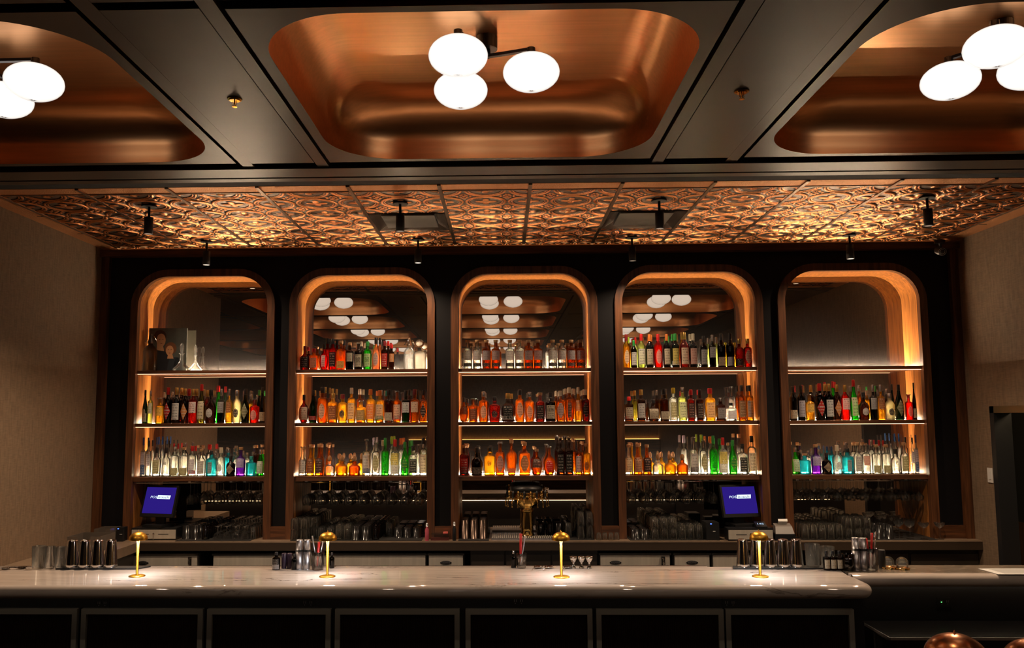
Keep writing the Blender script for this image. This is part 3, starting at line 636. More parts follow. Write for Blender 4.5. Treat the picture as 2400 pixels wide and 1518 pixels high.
CP = {'k': ('black', (.015, .014, .015), .35, 0), 's': ('silver', (.6, .6, .6), .25, 1), 'd': ('gold', (.75, .52, .16), .28, 1), 'r': ('red', (.62, .02, .02), .35, 0), 'R': ('dark red', (.22, .015, .02), .4, 0),
      'w': ('cork', (.55, .30, .14), .7, 0), 'n': ('navy', (.02, .035, .12), .35, 0), 'B': ('blue', (.04, .16, .55), .3, .3), 'g': ('green', (.03, .30, .06), .35, 0), 'G': ('lime', (.42, .70, .05), .4, 0),
      'e': ('cream', (.70, .60, .44), .5, 0), 'o': ('orange', (.80, .22, .04), .4, 0), 't': ('teal', (.03, .42, .40), .4, 0), 'L': ('lilac', (.55, .50, .65), .4, 0), 'y': ('yellow', (.80, .62, .04), .4, 0), 'c': ('glass', None, 0, 0)}
LB = {'W': ('white', (.80, .77, .72), (.08, .07, .07)), 'C': ('cream', (.72, .62, .45), (.12, .05, .03)), 'K': ('black', (.02, .018, .016), (.62, .56, .48)), 'R': ('red', (.60, .03, .02), (.85, .80, .7)), 'O': ('orange', (.75, .30, .10), (.85, .8, .7)),
      'G': ('grey', (.46, .43, .42), (.10, .09, .09)), 'M': ('olive', (.30, .27, .14), (.75, .7, .5)), 'Y': ('yellow', (.75, .60, .16), (.1, .08, .05)), 'L': ('lilac', (.60, .56, .62), (.2, .15, .2)), 'V': ('green', (.05, .25, .06), (.7, .6, .1)),
      'B': ('blue', (.06, .13, .30), (.7, .75, .8)), 'P': ('pink', (.70, .42, .34), (.5, .1, .1)), 'T': ('tan', (.52, .38, .24), (.08, .05, .04)), 'D': ('brown', (.22, .10, .05), (.7, .5, .3)), 'N': ('dark', (.07, .05, .04), (.6, .5, .4))}
def liq(k): n, c, t_, l_ = LQ[k]; return glassy('liquid_'+n.replace(' ', '_'), c, t_, l_, liquid=True)
def capm(k):
    if k == 'c': return M_CLEAR
    n, c, r, mt = CP[k]; return pbr('cap_'+n.replace(' ', '_'), c, r, mt)
def labm(k): n, c, i = LB[k]; return paper('label_'+n, c, i)
PROF = {  # relative height, relative radius; last pairs are the neck
 'W': [(0, .93), (.02, 1), (.60, 1), (.66, .93), (.71, .70), (.75, .44), (.80, .37), (.97, .36)],
 'C': [(0, .95), (.02, 1), (.42, 1), (.52, .88), (.62, .64), (.72, .44), (.82, .36), (.97, .34)],
 'S': [(0, .96), (.015, 1), (.62, 1), (.665, .95), (.695, .76), (.71, .50), (.73, .40), (.97, .38)],
 'T': [(0, .96), (.015, 1), (.58, 1), (.635, .92), (.665, .68), (.69, .42), (.72, .34), (.97, .32)],
 'Q': [(0, .94), (.02, 1), (.62, 1), (.67, .92), (.70, .60), (.72, .40), (.80, .36), (.97, .36)],
 'D': [(0, .90), (.03, 1), (.40, 1), (.47, .90), (.53, .60), (.57, .38), (.66, .34), (.72, .40)],
 'P': [(0, .80), (.03, .92), (.28, 1), (.45, 1), (.56, .84), (.63, .50), (.68, .34), (.97, .30)],
 'K': [(0, .55), (.03, .66), (.18, .92), (.36, 1), (.50, .92), (.60, .66), (.67, .36), (.72, .27), (.97, .27)],
 'A': [(0, .62), (.03, .70), (.30, .86), (.50, 1), (.60, .90), (.66, .62), (.71, .36), (.76, .28), (.97, .27)],
 'N': [(0, .95), (.02, 1), (.44, 1), (.52, .86), (.58, .54), (.66, .42), (.80, .35), (.97, .35)],
 'H': [(0, .97), (.02, 1), (.50, 1), (.60, .92), (.66, .55), (.70, .36), (.97, .36)],
 'X': [(0, .88), (.02, 1), (.14, 1), (.18, .86), (.22, 1), (.34, 1), (.38, .86), (.42, 1), (.56, 1), (.64, .84), (.70, .60), (.73, .42), (.97, .38)],
 'E': [(0, .95), (.02, 1), (.35, .97), (.55, .80), (.68, .52), (.76, .36), (.97, .34)]}
CAPS = {'W': .80, 'C': .83, 'S': .83, 'T': .80, 'Q': .84, 'D': .70, 'P': .82, 'K': .80, 'A': .86, 'N': .88, 'H': .80, 'X': .82, 'E': .80}
KN = {'W': 'wine bottle', 'C': 'sloping bottle', 'S': 'bottle', 'T': 'tall bottle', 'Q': 'square bottle', 'D': 'squat bottle', 'P': 'plump bottle', 'K': 'flask bottle', 'A': 'tapered bottle', 'N': 'long-necked bottle', 'H': 'stout bottle', 'X': 'ribbed bottle', 'E': 'cone bottle'}
def section(x, r, n): return -max(0.0, (r**n-abs(x)**n))**(1/n) if abs(x) < r else 0.0
def rad_at(pr, t):
    for (h0, r0), (h1, r1) in zip(pr, pr[1:]):
        if h0 <= t <= h1: return r0+(r1-r0)*(t-h0)/max(1e-6, h1-h0)
    return pr[-1][1]
LSH = {'r': (.10, .56, .80, 'rect'), 'l': (.05, .30, .86, 'rect'), 'h': (.30, .62, .84, 'rect'), 'o': (.10, .54, .62, 'oval'), 'c': (.16, .44, .56, 'oval'), 'd': (.10, .58, .86, 'diamond'), 'b': (.08, .20, .90, 'rect'), 's': (.12, .56, .42, 'rect'), 'a': (.12, .60, .74, 'shield')}
def make_bottle(kind, hw, H, lk, ck, lab, txt=None, seg=18, loc=(0, 0, 0), name='bottle', parts=True):
    n = 6.0 if kind == 'Q' else 2.0; pr = PROF[kind]; R = hw
    prof = [(R*r, H*h) for h, r in pr]; ctop = CAPS[kind]
    body = B().lathe([(r*.86, .004) for r, h in prof[:1]]+prof, seg, n).build(name, liq(lk)); body.location = loc
    nr_ = R*rad_at(pr, ctop)
    if kind == 'D': rr = R*.36; cb = [(max(.0005, rr*math.sin(PI*k/8)), H*.70+H*.15-H*.15*math.cos(PI*k/8)) for k in range(9)]
    elif ck == 'c': cb = [(nr_*.7, H*(ctop+.0)+.001), (nr_*.8, H*.93), (nr_*1.5, H*.945), (nr_*1.55, H*.99), (nr_*1.2, H)]
    elif ck == 'w': cb = [(nr_*1.0, H*.90), (nr_*1.25, H*.905), (nr_*1.32, H*.99), (nr_*1.2, H)]
    else: cb = [(nr_*1.10, H*ctop), (nr_*1.14, H*(ctop+.01)), (nr_*1.10, H*.985), (nr_*.95, H)]
    B().lathe(cb, 14).build('cap', capm(ck), body)
    if lab and lab != '-' and parts:
        for piece in lab.split('+'):
            t0, t1, wd, shp = LSH[piece[0]]; v = []; uv = []; f = []; nt_, ns = 8, 8
            for i in range(nt_+1):
                tt = i/nt_; hz = t0+(t1-t0)*tt; rr = R*rad_at(pr, hz)
                q = 2*tt-1; hwid = {'rect': 1, 'oval': math.sqrt(max(0, 1-q*q)), 'diamond': 1-abs(q), 'shield': min(1, max(0, (tt+.12)*2.2)) if tt < .5 else min(1, (1.18-tt)*2)}[shp]
                for j in range(ns+1):
                    s = (2*j/ns-1)*hwid*wd; x = s*R*.985; x = max(-rr*.97, min(rr*.97, x)); v.append((x*1.01, section(x, rr, n)-.0012, H*hz)); uv.append(((2*j/ns-1)*hwid*.5+.5, tt))
            for i in range(nt_):
                for j in range(ns): a = i*(ns+1)+j; f.append((a, a+1, a+ns+2, a+ns+1))
            mesh('label', v, f, labm(piece[1]), body, smooth=True, uv=uv)
    if txt:
        for tx in txt.split('|'):
            s, wf, hz, ink, *vert = tx.split('~'); wdt = float(wf)*2*R
            vv, ff = text_mesh(s, wdt) if not vert else text_mesh(s, float(wf)*H)
            if vert: vv = [(-q[2], 0, q[0]) for q in vv]
            out = []
            for q in vv:
                z = q[2]+H*float(hz); rr = R*rad_at(pr, z/H); out.append((q[0], section(max(-rr*.95, min(rr*.95, q[0])), rr, n)-.0026, z))
            mesh('lettering', out, ff, capm(ink) if ink != 'W' else pbr('print_white', (.85, .83, .78), .5), body)
    return body
def row(ai, si, x0, y0, s, front, Yd, items):
    """items: cx top w kind liquid cap label [text], in units of 1/s px from (x0, y0)"""
    zt = SH[si][0]+.0006; res = []
    items = [q.split(None, 7) for q in items.strip().split('\n')]; items.sort(key=lambda q: float(q[0]))
    lim = ARCH_X[ai]
    for q in items:
        cx, top, wd = (float(k) for k in q[:3]); kind, lk, ck = q[3:6]; lab = q[6] if len(q) > 6 else '-'; txt = q[7] if len(q) > 7 else None
        X, Z = P(x0+cx/s, y0+top/s, Yd); hw = wd/s*Yd/F/2*1.02; X = max(lim-AW+hw+.004, min(lim+AW-hw-.004, X))
        res.append([X, hw, max(.1, Z-zt), kind, lk, ck, lab, txt])
    for k in range(len(res)-1):                  # neighbours must not touch
        gap = (res[k+1][0]-res[k][0])-(res[k][1]+res[k+1][1])
        if gap < .0015:
            d = (.0015-gap)/2; res[k][1] -= d; res[k+1][1] -= d
    for k, (X, hw, H, kind, lk, ck, lab, txt) in enumerate(res):
        b = make_bottle(kind, hw, H, lk, ck, lab, txt, 18 if front else 14, (X, Yd, zt), parts=front)
        lw = '' if lab == '-' or not front else LB[lab.split('+')[0][1]][0]+' label, '
        rw = 'front' if front else 'back'
        b['label'] = f'{LQ[lk][0]} {KN[kind]}, {lw}{CP[ck][0]} cap, {ORD[k+1]} in {rw} row, {("top", "middle", "bottom")[si]} shelf, {NICHE[ai]}'
        if len(b['label'].split()) > 16: b['label'] = b['label'].replace(f'{CP[ck][0]} cap, ', '')
        b['category'] = 'bottle'; b['group'] = f'bottles on the {("top", "middle", "bottom")[si]} shelf of the {NICHE[ai]}'
YF, YB = 7.605, 7.725
row(0, 1, 300, 870, 5.84, 1, YF, """195 255 115 C G k lC+cT
312 265 112 S l s hL
440 360 126 S y c hY
555 220 122 W k r dR CYNAR~.75~.36~W
670 220 122 W k d rW
785 235 112 W B d dO
897 240 120 W r d hW
1012 175 108 C m r rC
1140 250 150 P B k cW
1280 240 102 T k s hG
1390 240 102 T y s hD
1495 255 128 X W s cK
1612 240 108 C G k dM
1735 375 128 S r c oP
1846 215 84 C k k lT""")
row(0, 1, 300, 870, 5.84, 0, YB, """500 285 70 C k e
610 280 80 S B s
740 225 100 W B d
840 240 90 W R r
945 240 90 W R d
1090 255 90 W R d
1245 195 90 C g r
1600 255 80 T k s
1690 315 100 S y s
1800 255 90 C G g""")
row(0, 2, 300, 870, 5.84, 1, YF, """178 905 112 T w n hL+lB
290 945 112 S c k hL
400 1035 108 H c k rM
528 1040 118 H c k - HAKU~.4~.16~k|白~.34~.46~k
645 1030 118 S c s lM
770 1035 120 S c w lM
885 1020 98 S c r rL+bR
1010 1060 112 H c w rG
1145 1085 124 Q t k sG BOMBAY~.45~.5~k
1275 1040 116 H c e cW
1410 1150 118 H k k dT HENDRICK'S~.7~.32~k
1547 1035 122 H p w hL
1690 1160 128 Q t t -
1815 1070 98 C g s rW""")
row(0, 2, 300, 870, 5.84, 0, YB, """250 905 90 T w n
340 940 80 S c k
425 895 46 T c B
475 895 46 T c B
522 945 44 T c k
572 945 44 T c k
632 985 50 S c r
690 985 50 S c r
785 975 80 S c s
862 1015 60 S c w
930 1020 60 S c r
1030 1015 80 S c w
1122 998 90 S c r
1200 1085 60 S c s
1270 1045 70 S c e
1375 1055 110 Q t s
1490 1095 80 S c s
1630 1110 80 S c s
1757 1005 90 S B w
1850 1070 80 C g s""")
row(1, 0, 670, 620, 5.42, 1, YF, """225 1035 134 P R R rK
360 1065 112 Q o r rC
487 1010 118 K r k sW
597 940 104 S r k rK
705 965 108 Q o w lY
812 990 94 S k w hC
925 990 104 S k c rC SLOE~.6~.4~k|GIN~.5~.32~k
1038 975 98 S g g rC SLOE~.6~.4~k|GIN~.5~.32~k
1148 925 108 E e k oG
1255 970 90 S B R rR
1345 1010 70 S B r hO""")
row(1, 0, 670, 620, 5.42, 0, YB, """285 1045 70 S R r
400 1040 70 S o w
530 935 90 S r k
650 955 80 S r k
740 960 80 S o k
960 975 60 S k e
1195 930 80 E e k
1300 970 70 S B r""")
row(1, 1, 670, 870, 5.84, 1, YF, """235 320 140 K R k rC
375 255 108 C G k bR
505 215 132 S o k oC
645 300 136 S y d rD
780 310 124 S y R cK
900 225 108 S y e rC
1030 400 132 S y c rM
1160 245 118 S y o rO
1285 260 114 S y o rC+bV
1408 250 116 S B k lC
1522 265 110 S o c rC+bR
1643 260 110 S G k hW
1763 245 112 S a R hC
1883 255 100 Q a k dK""")
row(1, 1, 670, 870, 5.84, 0, YB, """405 260 50 S B d
545 215 70 S o d
640 235 80 S a d
1015 240 80 S a e
1315 255 60 S a s
1375 265 50 S a t
1480 258 90 S B k
1690 250 80 S R k
1805 252 70 S B k""")
row(1, 2, 670, 870, 5.84, 1, YF, """210 1025 126 N c c rG
340 1000 122 N y w rD
462 995 116 N a w rN
600 1150 150 D c w -
768 1150 158 D y w -
940 1150 158 D o w -
1105 925 110 T c c rG+bB
1235 960 104 S c c aM
1360 910 104 T g g - LEBLON~.42~.32~k~v
1495 930 122 T c r hY+lW 51~.36~.36~W
1630 965 104 C g g dV
1748 1020 122 Q c k rK
1882 905 108 S c k rC""")
row(1, 2, 670, 870, 5.84, 0, YB, """262 1020 60 N c c
380 1000 60 N y w
500 998 60 N a w
590 1005 80 N a w
740 1125 120 D y w
890 1120 120 D y w
1035 1120 110 D y w
1205 905 80 T c L
1325 940 70 S c e
1450 890 80 T c G
1580 915 80 S c o
1695 950 80 C g g
1815 1000 60 S c c""")
row(2, 0, 1050, 620, 5.42, 1, YF, '\n'.join(f'{x} 955 112 S {l} w hG+bK' for x, l in zip((250, 370, 488, 606, 785, 905, 1023, 1141, 1328, 1445, 1563, 1681), 'ccaaccaaccaa')))
row(2, 0, 1050, 620, 5.42, 0, YB, '\n'.join(f'{x} 1000 104 S {l} w -' for x, l in zip((288, 402, 515, 625, 875, 990, 1105, 1288, 1400, 1515, 1626), 'ccaacaaccaa')))
row(2, 1, 1050, 870, 5.84, 1, YF, """210 355 116 K o k hD
345 370 118 S a c rD
487 275 130 S a s oC
637 345 140 Q R k cK
820 300 182 P B d rK+bW
982 250 116 S o k aC
1115 280 124 S a s oC
1258 290 124 S R w rK
1400 290 136 S k k rC 1776~.6~.4~k
1535 265 116 S a e aG
1658 220 118 S a e sN
1780 215 108 E y e hO
1900 250 112 S R e aK""")
row(2, 1, 1050, 870, 5.84, 0, YB, """260 375 60 S a k
390 375 60 S a c
870 305 100 P B d
1480 265 60 S a e
1605 235 70 S a e
1710 235 70 S a e
1855 250 70 S a e""")
row(2, 2, 1050, 870, 5.84, 1, YF, """215 1005 124 S R w rR+lK
395 1040 152 P k k lN
570 1035 144 Q y k - 響~.3~.42~k
712 970 120 S a c aG
868 935 146 A a w bO
1045 970 142 Q o w aM
1213 1060 150 K a w hN
1383 1025 158 K o c oR
1535 900 112 T B c rK
1652 895 114 T B c rK
1785 945 104 T a c rW
1905 985 116 S y w cD""")
row(2, 2, 1050, 870, 5.84, 0, YB, """262 1005 70 S R w
425 1045 70 P k c
595 1025 60 S y k
1180 1030 100 K R w
1350 1000 100 K a c
1490 880 70 T B c
1605 880 70 T B c
1720 920 60 T a w
1842 960 60 S a w""")
row(3, 0, 1430, 620, 5.42, 1, YF, """202 885 90 W y R oC
297 960 78 W k g rW
392 880 100 W l r rW
497 885 92 W k o rC
605 880 104 W r r oP
715 880 88 W k o rC
822 875 96 W G g rY+bW
937 860 108 W R d rC
1050 875 98 W k e rP
1183 905 90 W k k rG
1293 890 84 W k s hG
1405 875 98 W k k lT
1518 870 98 W k k lL
1635 940 116 S R d lK
1757 940 116 S R d aC""")
row(3, 0, 1430, 620, 5.42, 0, YB, """232 920 60 W y G
320 920 60 W l r
418 925 50 W l d
520 890 60 W k o
785 880 60 W G g
902 860 60 W a d
1010 880 60 W k e
1240 930 70 W l s
1342 920 70 W l s
1462 990 70 S y y
1580 990 70 S y y""")
row(3, 1, 1430, 870, 5.84, 1, YF, """255 345 120 S B r rC+bR
420 250 114 S B d rW
590 380 150 P B k rC
738 240 120 S B k lC
862 225 106 S c y rM
985 215 110 S l s rW BACARDI~.85~.42~k
1102 250 98 S R r rN
1222 250 98 S B k rN
1362 230 134 S y r rC
1505 360 118 Q B s rG
1650 430 134 Q c k rL
1795 190 126 S a k rM
1925 190 118 S y k rG""")
row(3, 1, 1430, 870, 5.84, 0, YB, """335 260 80 S m d
510 380 70 P B k
635 255 70 S B s
760 240 70 S y k
1655 205 90 S c c
1740 195 60 S a k
1870 195 60 S y k""")
row(3, 2, 1430, 870, 5.84, 1, YF, """250 1000 112 N c w rT
375 990 116 N a w rT
500 1000 118 N a w rK
650 1130 146 D c w -
815 1130 156 D y w -
984 1130 150 D o w -
1140 895 112 T c c rG+bK
1272 940 100 S c c aM
1405 880 104 T g g - LEBLON~.42~.32~k~v
1537 905 116 T c r hY+lW 51~.36~.36~W
1672 940 104 C g g dV
1805 990 118 Q c k rK
1945 880 112 S c k rC""")
row(3, 2, 1430, 870, 5.84, 0, YB, """295 980 70 N y w
405 975 70 N y w
550 1100 90 D y w
700 1095 100 D y w
860 1095 100 D y w
1005 875 100 T c L
1115 900 60 T c s
1240 865 80 T c G
1360 890 70 S c o
1490 920 70 C g g
1610 975 60 S c w
1758 855 90 S c w""")
row(4, 1, 1810, 870, 5.84, 1, YF, """275 205 100 W k k lC
385 190 112 W k k rL
505 310 122 S y c hY
640 165 122 W k r dR CYNAR~.75~.36~W
765 170 116 W k d rW
878 180 104 W B d dO
988 185 110 W r d hW
1105 115 108 C g r rC
1240 285 150 P B k cW
1370 180 98 T k s hG
1475 180 102 T y s hD
1598 300 126 X W s cK
1722 180 108 C G k dM
1860 310 132 S r c oP
1984 155 92 C k k lC""")
row(4, 1, 1810, 870, 5.84, 0, YB, """402 185 60 W k r
520 185 90 W B d
715 168 90 W B d
822 135 70 C g r
1180 190 80 S a s
1290 260 80 S y e
1408 198 60 C G g
1560 240 80 S B s
1635 175 60 C G k""")
row(4, 2, 1810, 870, 5.84, 1, YF, """312 1040 106 C g s rW
440 1125 136 Q t w -
590 1000 126 H p w hL
738 1115 124 H k k dT HENDRICK'S~.7~.32~k
880 1005 122 H c e cW
1022 1050 130 Q t k sG BOMBAY~.45~.5~k
1160 970 108 H c w rG
1277 1000 104 S c c hP
1415 1000 116 S c w lM
1550 1000 116 S c w lM
1678 1060 112 H c k - HAKU~.4~.16~k|白~.34~.46~k
1795 970 104 H c w rM
1912 905 102 S c k hL
2026 870 112 T w n hL+lB""")
row(4, 2, 1810, 870, 5.84, 0, YB, """340 970 80 S G w
490 1085 70 S c s
635 1065 80 S c s
745 1025 60 Q t n
808 1025 56 Q t n
930 1050 70 S t s
1000 970 70 S c s
1110 972 90 S c w
1230 970 90 S c w
1350 935 80 S c s
1455 940 60 S c r
1515 945 50 S c r
1567 875 46 T c k
1615 875 44 T c k
1672 850 48 T c B
1728 850 48 T c B
1818 900 60 S c k
1882 895 54 S c k
1945 865 56 T w n""")
# small things on the top shelves
def siphon(ai, px, w_, top, Yd, glass, lab):
    zt = SH[0][0]+.0006; X, Z = P(px, top, Yd); H = Z-zt; R = w_*Yd/F/2; t = empty('soda_siphon', (X, Yd, zt)); tag(t, lab, 'soda siphon', None)
    B().lathe([(R*.95, 0), (R, .01), (R, H*.52), (R*.93, H*.58), (R*.6, H*.66), (R*.36, H*.70), (R*.33, H*.74)], 24).build('bottle_body', glass, t)
    B().lathe([(R*.4, H*.741), (R*.42, H*.80), (R*.3, H*.84), (R*.28, H*.93), (R*.2, H)], 14).build('head', M_CHROME if glass == M_CLEAR else M_BLACK, t)
    B().tube([(-R*.2, 0, H*.86), (-R*.6, -.005, H*.84), (-R*.8, -.008, H*.77)], .0045).build('spout', M_CHROME, t)
    B().tube([(R*.2, 0, H*.93), (R*.55, 0, H*.92), (R*.9, 0, H*.80)], .004).build('lever', M_CHROME, t)
siphon(0, 354, 32, 782, 7.62, glassy('grey_siphon_glass', (.72, .64, .56), .2, .9), 'grey glass soda siphon with a black head beside the portrait')
siphon(1, 959, 26, 791, 7.62, M_CLEAR, 'clear soda siphon with steel head, right part of the second niche')
def decanter(px, top, w_, Yd, lab, ship):
    zt = SH[0][0]+.0006; X, Z = P(px, top, Yd); H = Z-zt; R = w_*Yd/F/2; X = min(X, ARCH_X[1]+AW-R-.004) if not ship else X
    t = empty('decanter', (X, Yd, zt)); tag(t, lab, 'decanter', 'ship decanters' if ship else 'square decanters')
    if ship:
        B().lathe([(R*.93, 0), (R, H*.05), (R*.96, H*.10), (R*.55, H*.20), (R*.22, H*.36), (R*.17, H*.52), (R*.18, H*.58), (R*.36, H*.62)], 28).build('flask', M_CLEAR, t)
        B().lathe([(R*.12, H*.56), (R*.14, H*.66), (R*.24, H*.80), (R*.26, H*.88), (R*.15, H*.97), (.001, H)], 16).build('stopper', M_CLEAR, t)
    else:
        B().lathe([(R*.92, 0), (R, .01), (R, H*.50), (R*.85, H*.56), (R*.35, H*.60), (R*.30, H*.68), (R*.40, H*.70)], 32, 6).build('flask', M_CUT, t)
        B().lathe([(R*.25, H*.66), (R*.22, H*.72)], 12).tube([(0, -.010, H*.86), (0, .010, H*.86)], H*.14, 20).build('stopper', M_CUT, t)
M_CUT = glassy('cut_glass', (.85, .80, .72), .4, .5, 1.6, .08)
decanter(984, 795, 28, 7.60, 'square cut-glass decanter with round stopper beside the siphon', False); decanter(997, 802, 16, 7.72, 'cut-glass decanter half hidden behind the other, at the niche edge', False)
decanter(427, 803, 40, 7.60, 'wide-based clear ship decanter in front of the portrait edge', True); decanter(459, 808, 32, 7.725, 'wide-based clear ship decanter right of the portrait, farther back', True)
# framed portrait (generic couple)
pc = empty('portrait', (*(lambda q: (q[0], 7.70))(P(391, 866, 7.70)), SH[0][0]+.001)); tag(pc, 'unframed portrait of a man and woman leaning in the leftmost niche', 'picture')
W2, H2 = .178, .405
B().box(-W2, W2, 0, .018, 0, H2).build('canvas', pbr('portrait_ground', (.10, .11, .095), .5, noise=.3, scale=6), pc)
def ell(cx, cz, a, b_, y=-.001, n=20): return [(cx+a*math.cos(2*PI*k/n), y, cz+b_*math.sin(2*PI*k/n)) for k in range(n)]
def flat(nm_, pts, mat): mesh(nm_, pts, [tuple(range(len(pts)))], mat, pc)
skin = pbr('painted_skin', (.80, .40, .19), .5); hair = pbr('painted_hair', (.06, .025, .015), .5); hair2 = pbr('painted_light_hair', (.22, .09, .04), .5)
flat('painted_suit', [(-W2+.004, -.001, .004), (.02, -.001, .004), (.03, -.001, .12), (0, -.001, .19), (-.06, -.001, .22), (-.14, -.001, .20), (-W2+.004, -.001, .17)], pbr('painted_suit', (.025, .025, .03), .5))
flat('painted_dress', [(.0, -.0013, .004), (.15, -.0013, .004), (.14, -.0013, .09), (.10, -.0013, .13), (.02, -.0013, .135)], pbr('painted_dress', (.035, .045, .055), .5))
flat('painted_neck', [(-.10, -.0014, .20), (-.03, -.0014, .19), (-.045, -.0014, .25), (-.10, -.0014, .26)], skin)
flat('painted_hair', ell(-.073, .325, .060, .062, -.0016), hair); flat('painted_face', ell(-.062, .292, .043, .062, -.0018), skin)
flat('painted_hair', ell(.030, .215, .056, .058, -.0020), hair2); flat('painted_neck', [(.0, -.0021, .12), (.06, -.0021, .12), (.045, -.0021, .17), (.01, -.0021, .17)], skin); flat('painted_face', ell(.022, .195, .036, .047, -.0023), skin)
for ex, ez in ((-.075, .300), (-.045, .300), (.010, .203), (.036, .203)): flat('painted_eye', ell(ex, ez, .006, .0028, -.0026, 8), hair)
for ex, ez in ((-.058, .262), (.022, .172)): flat('painted_mouth', ell(ex, ez, .011, .003, -.0026, 8), pbr('painted_lips', (.30, .06, .04), .5))

# ================================================================== GLASSWARE ON THE BACK COUNTER
def rad_px(wpx, Y): return wpx*Y/F/2
M_RIB = glassy('ribbed_glass', (.93, .91, .86), .82, .16, .85, .07)
M_CUP = pbr('black_glaze', (.012, .011, .011), .18)
M_TINB = pbr('dark_tin', (.12, .085, .07), .28, 1.0)
def tumbler_mesh(r1, r2, h, mat, flute=0, inverted=True, name='tumbler', seg=28, closed=False):
    t = .0022
    if closed: prof = [(r2, 0), (r1, h-.004), (r1-.004, h)]           # upside-down opaque cup: r2 at the table
    elif inverted: prof = [(r2, 0), (r1, h-.006), (r1-.006, h), (r1-.007, h-.012), (r1-t-.001, h-.016), (r2-t, 0)]
    else: prof = [(r1-.003, 0), (r1, .004), (r2, h), (r2-t, h), (r1-t, .012), (.001, .010)]
    sg = 48 if flute else seg
    b = B().lathe(prof, sg, flute=flute, fa=.022 if flute else 0, caps=((False, False) if inverted and not closed else (True, True))); o = b.build(name, mat); return o
PROTO = {}
def proto(key, fn):
    if key not in PROTO: PROTO[key] = fn().data; bpy.data.objects.remove([o for o in COL.objects if o.type == 'MESH' and o.data == PROTO[key]][0])
    return PROTO[key]
def put(name, data, loc, label, cat, group):
    o = bpy.data.objects.new(name, data); COL.objects.link(o); o.location = loc; tag(o, label, cat, group); return o
def column(key, fn, name, cat, x_px, y0, n, dy, label, group, stack=1, hz=.1, lim=7.79, px_i=0):
    """a file of one kind of glass running back from the counter edge to the mirror"""
    X = P(x_px, 1258, y0)[0]; data = proto(key, fn)
    for k in range(n):
        y = y0+dy*k
        if y > lim: break
        for s in range(stack):
            x = X
            if y > 7.42:
                c = min(ARCH_X, key=lambda q: abs(q-X)); x = max(c-AW+(.040 if px_i == 0 else .118), min(c+AW-.040, X))
            put(name, data, (x, y, CT+.0045+s*(hz+.0006)), label+(', '+('lower', 'upper')[s] if stack > 1 else '')+', '+ORD[k+1]+' from front', cat, group)
def cols(key, fn, name, cat, pxs, y0, n, dy, label, group, stack=1, hz=.1):
    for i, px in enumerate(pxs): column(key, fn, name, cat, px, y0, n, dy, label.replace('#', ORD[i+1]), group, stack, hz, px_i=1 if (i > 0 and pxs[i] < 720 and pxs[0] > 680) else 0)
f_rib = lambda: tumbler_mesh(.031, .036, .092, M_RIB, 24)
f_ribt = lambda: tumbler_mesh(.029, .034, .128, M_RIB, 20)
f_clear = lambda: tumbler_mesh(.028, .034, .105, M_CLEAR)
f_cup = lambda: tumbler_mesh(.034, .038, .118, M_CUP, closed=True)
f_cups = lambda: tumbler_mesh(.036, .038, .085, M_CUP, closed=True)
f_smoke = lambda: tumbler_mesh(.031, .035, .12, M_SMOKE)
f_tinb = lambda: tumbler_mesh(.031, .038, .16, M_TINB, closed=True)
def f_goblet():
    return B().lathe([(.036, 0), (.035, .035), (.030, .052), (.012, .060), (.006, .066), (.006, .105), (.012, .110), (.030, .113), (.031, .116), (.001, .118)], 24, caps=(False, False)).build('goblet', M_CLEAR)
def f_wine(h=.17, rb=.036, bowl=.075):
    def g(): return B().lathe([(.033, 0), (.034, .002), (.010, .006), (.0035, .012), (.0032, h-bowl-.006), (.010, h-bowl), (rb*.75, h-bowl+.018), (rb, h-bowl*.55), (rb*.95, h-bowl*.25), (rb*.82, h), (rb*.80, h), (rb*.93, h-bowl*.25), (rb*.96, h-bowl*.55), (rb*.7, h-bowl+.021), (.001, h-bowl+.004)], 24).build('wine_glass', M_CLEAR)
    return g
def f_coupe(): return B().lathe([(.030, 0), (.031, .002), (.008, .006), (.003, .012), (.003, .09), (.012, .096), (.036, .115), (.045, .140), (.0435, .140), (.034, .117), (.001, .099)], 28).build('coupe_glass', M_CLEAR)
def mat_(name, px0, px1, y0, y1, lab, z=CT):
    a, b_ = P(px0, 1258, 7.45)[0], P(px1, 1258, 7.45)[0]; c = min(ARCH_X, key=lambda q: abs(q-(a+b_)/2)); a = max(a, c-AW+.003); b_ = min(b_, c+AW-.003); o = box(name, a, b_, y0, y1, z, z+.004, M_RUBBER); tag(o, lab, 'bar mat', 'black rubber bar mats'); return o
mat_('bar_mat', 418, 592, 7.38, 7.80, 'black rubber mat under the glasses right of the left register')
mat_('bar_mat', 664, 990, 7.38, 7.80, 'widest black rubber mat, under the second niche glasses')
mat_('bar_mat', 1074, 1146, 7.37, 7.80, 'black rubber mat under the dark tins left of the beer tower')
mat_('bar_mat', 1322, 1402, 7.40, 7.80, 'small black mat under the stacked tumblers right of the beer tower')
mat_('bar_mat', 1474, 1652, 7.38, 7.80, 'black rubber mat under the stacked ribbed glasses, fourth niche')
mat_('bar_mat', 1872, 2215, 7.38, 7.80, 'black rubber mat under the glasses of the rightmost niche')
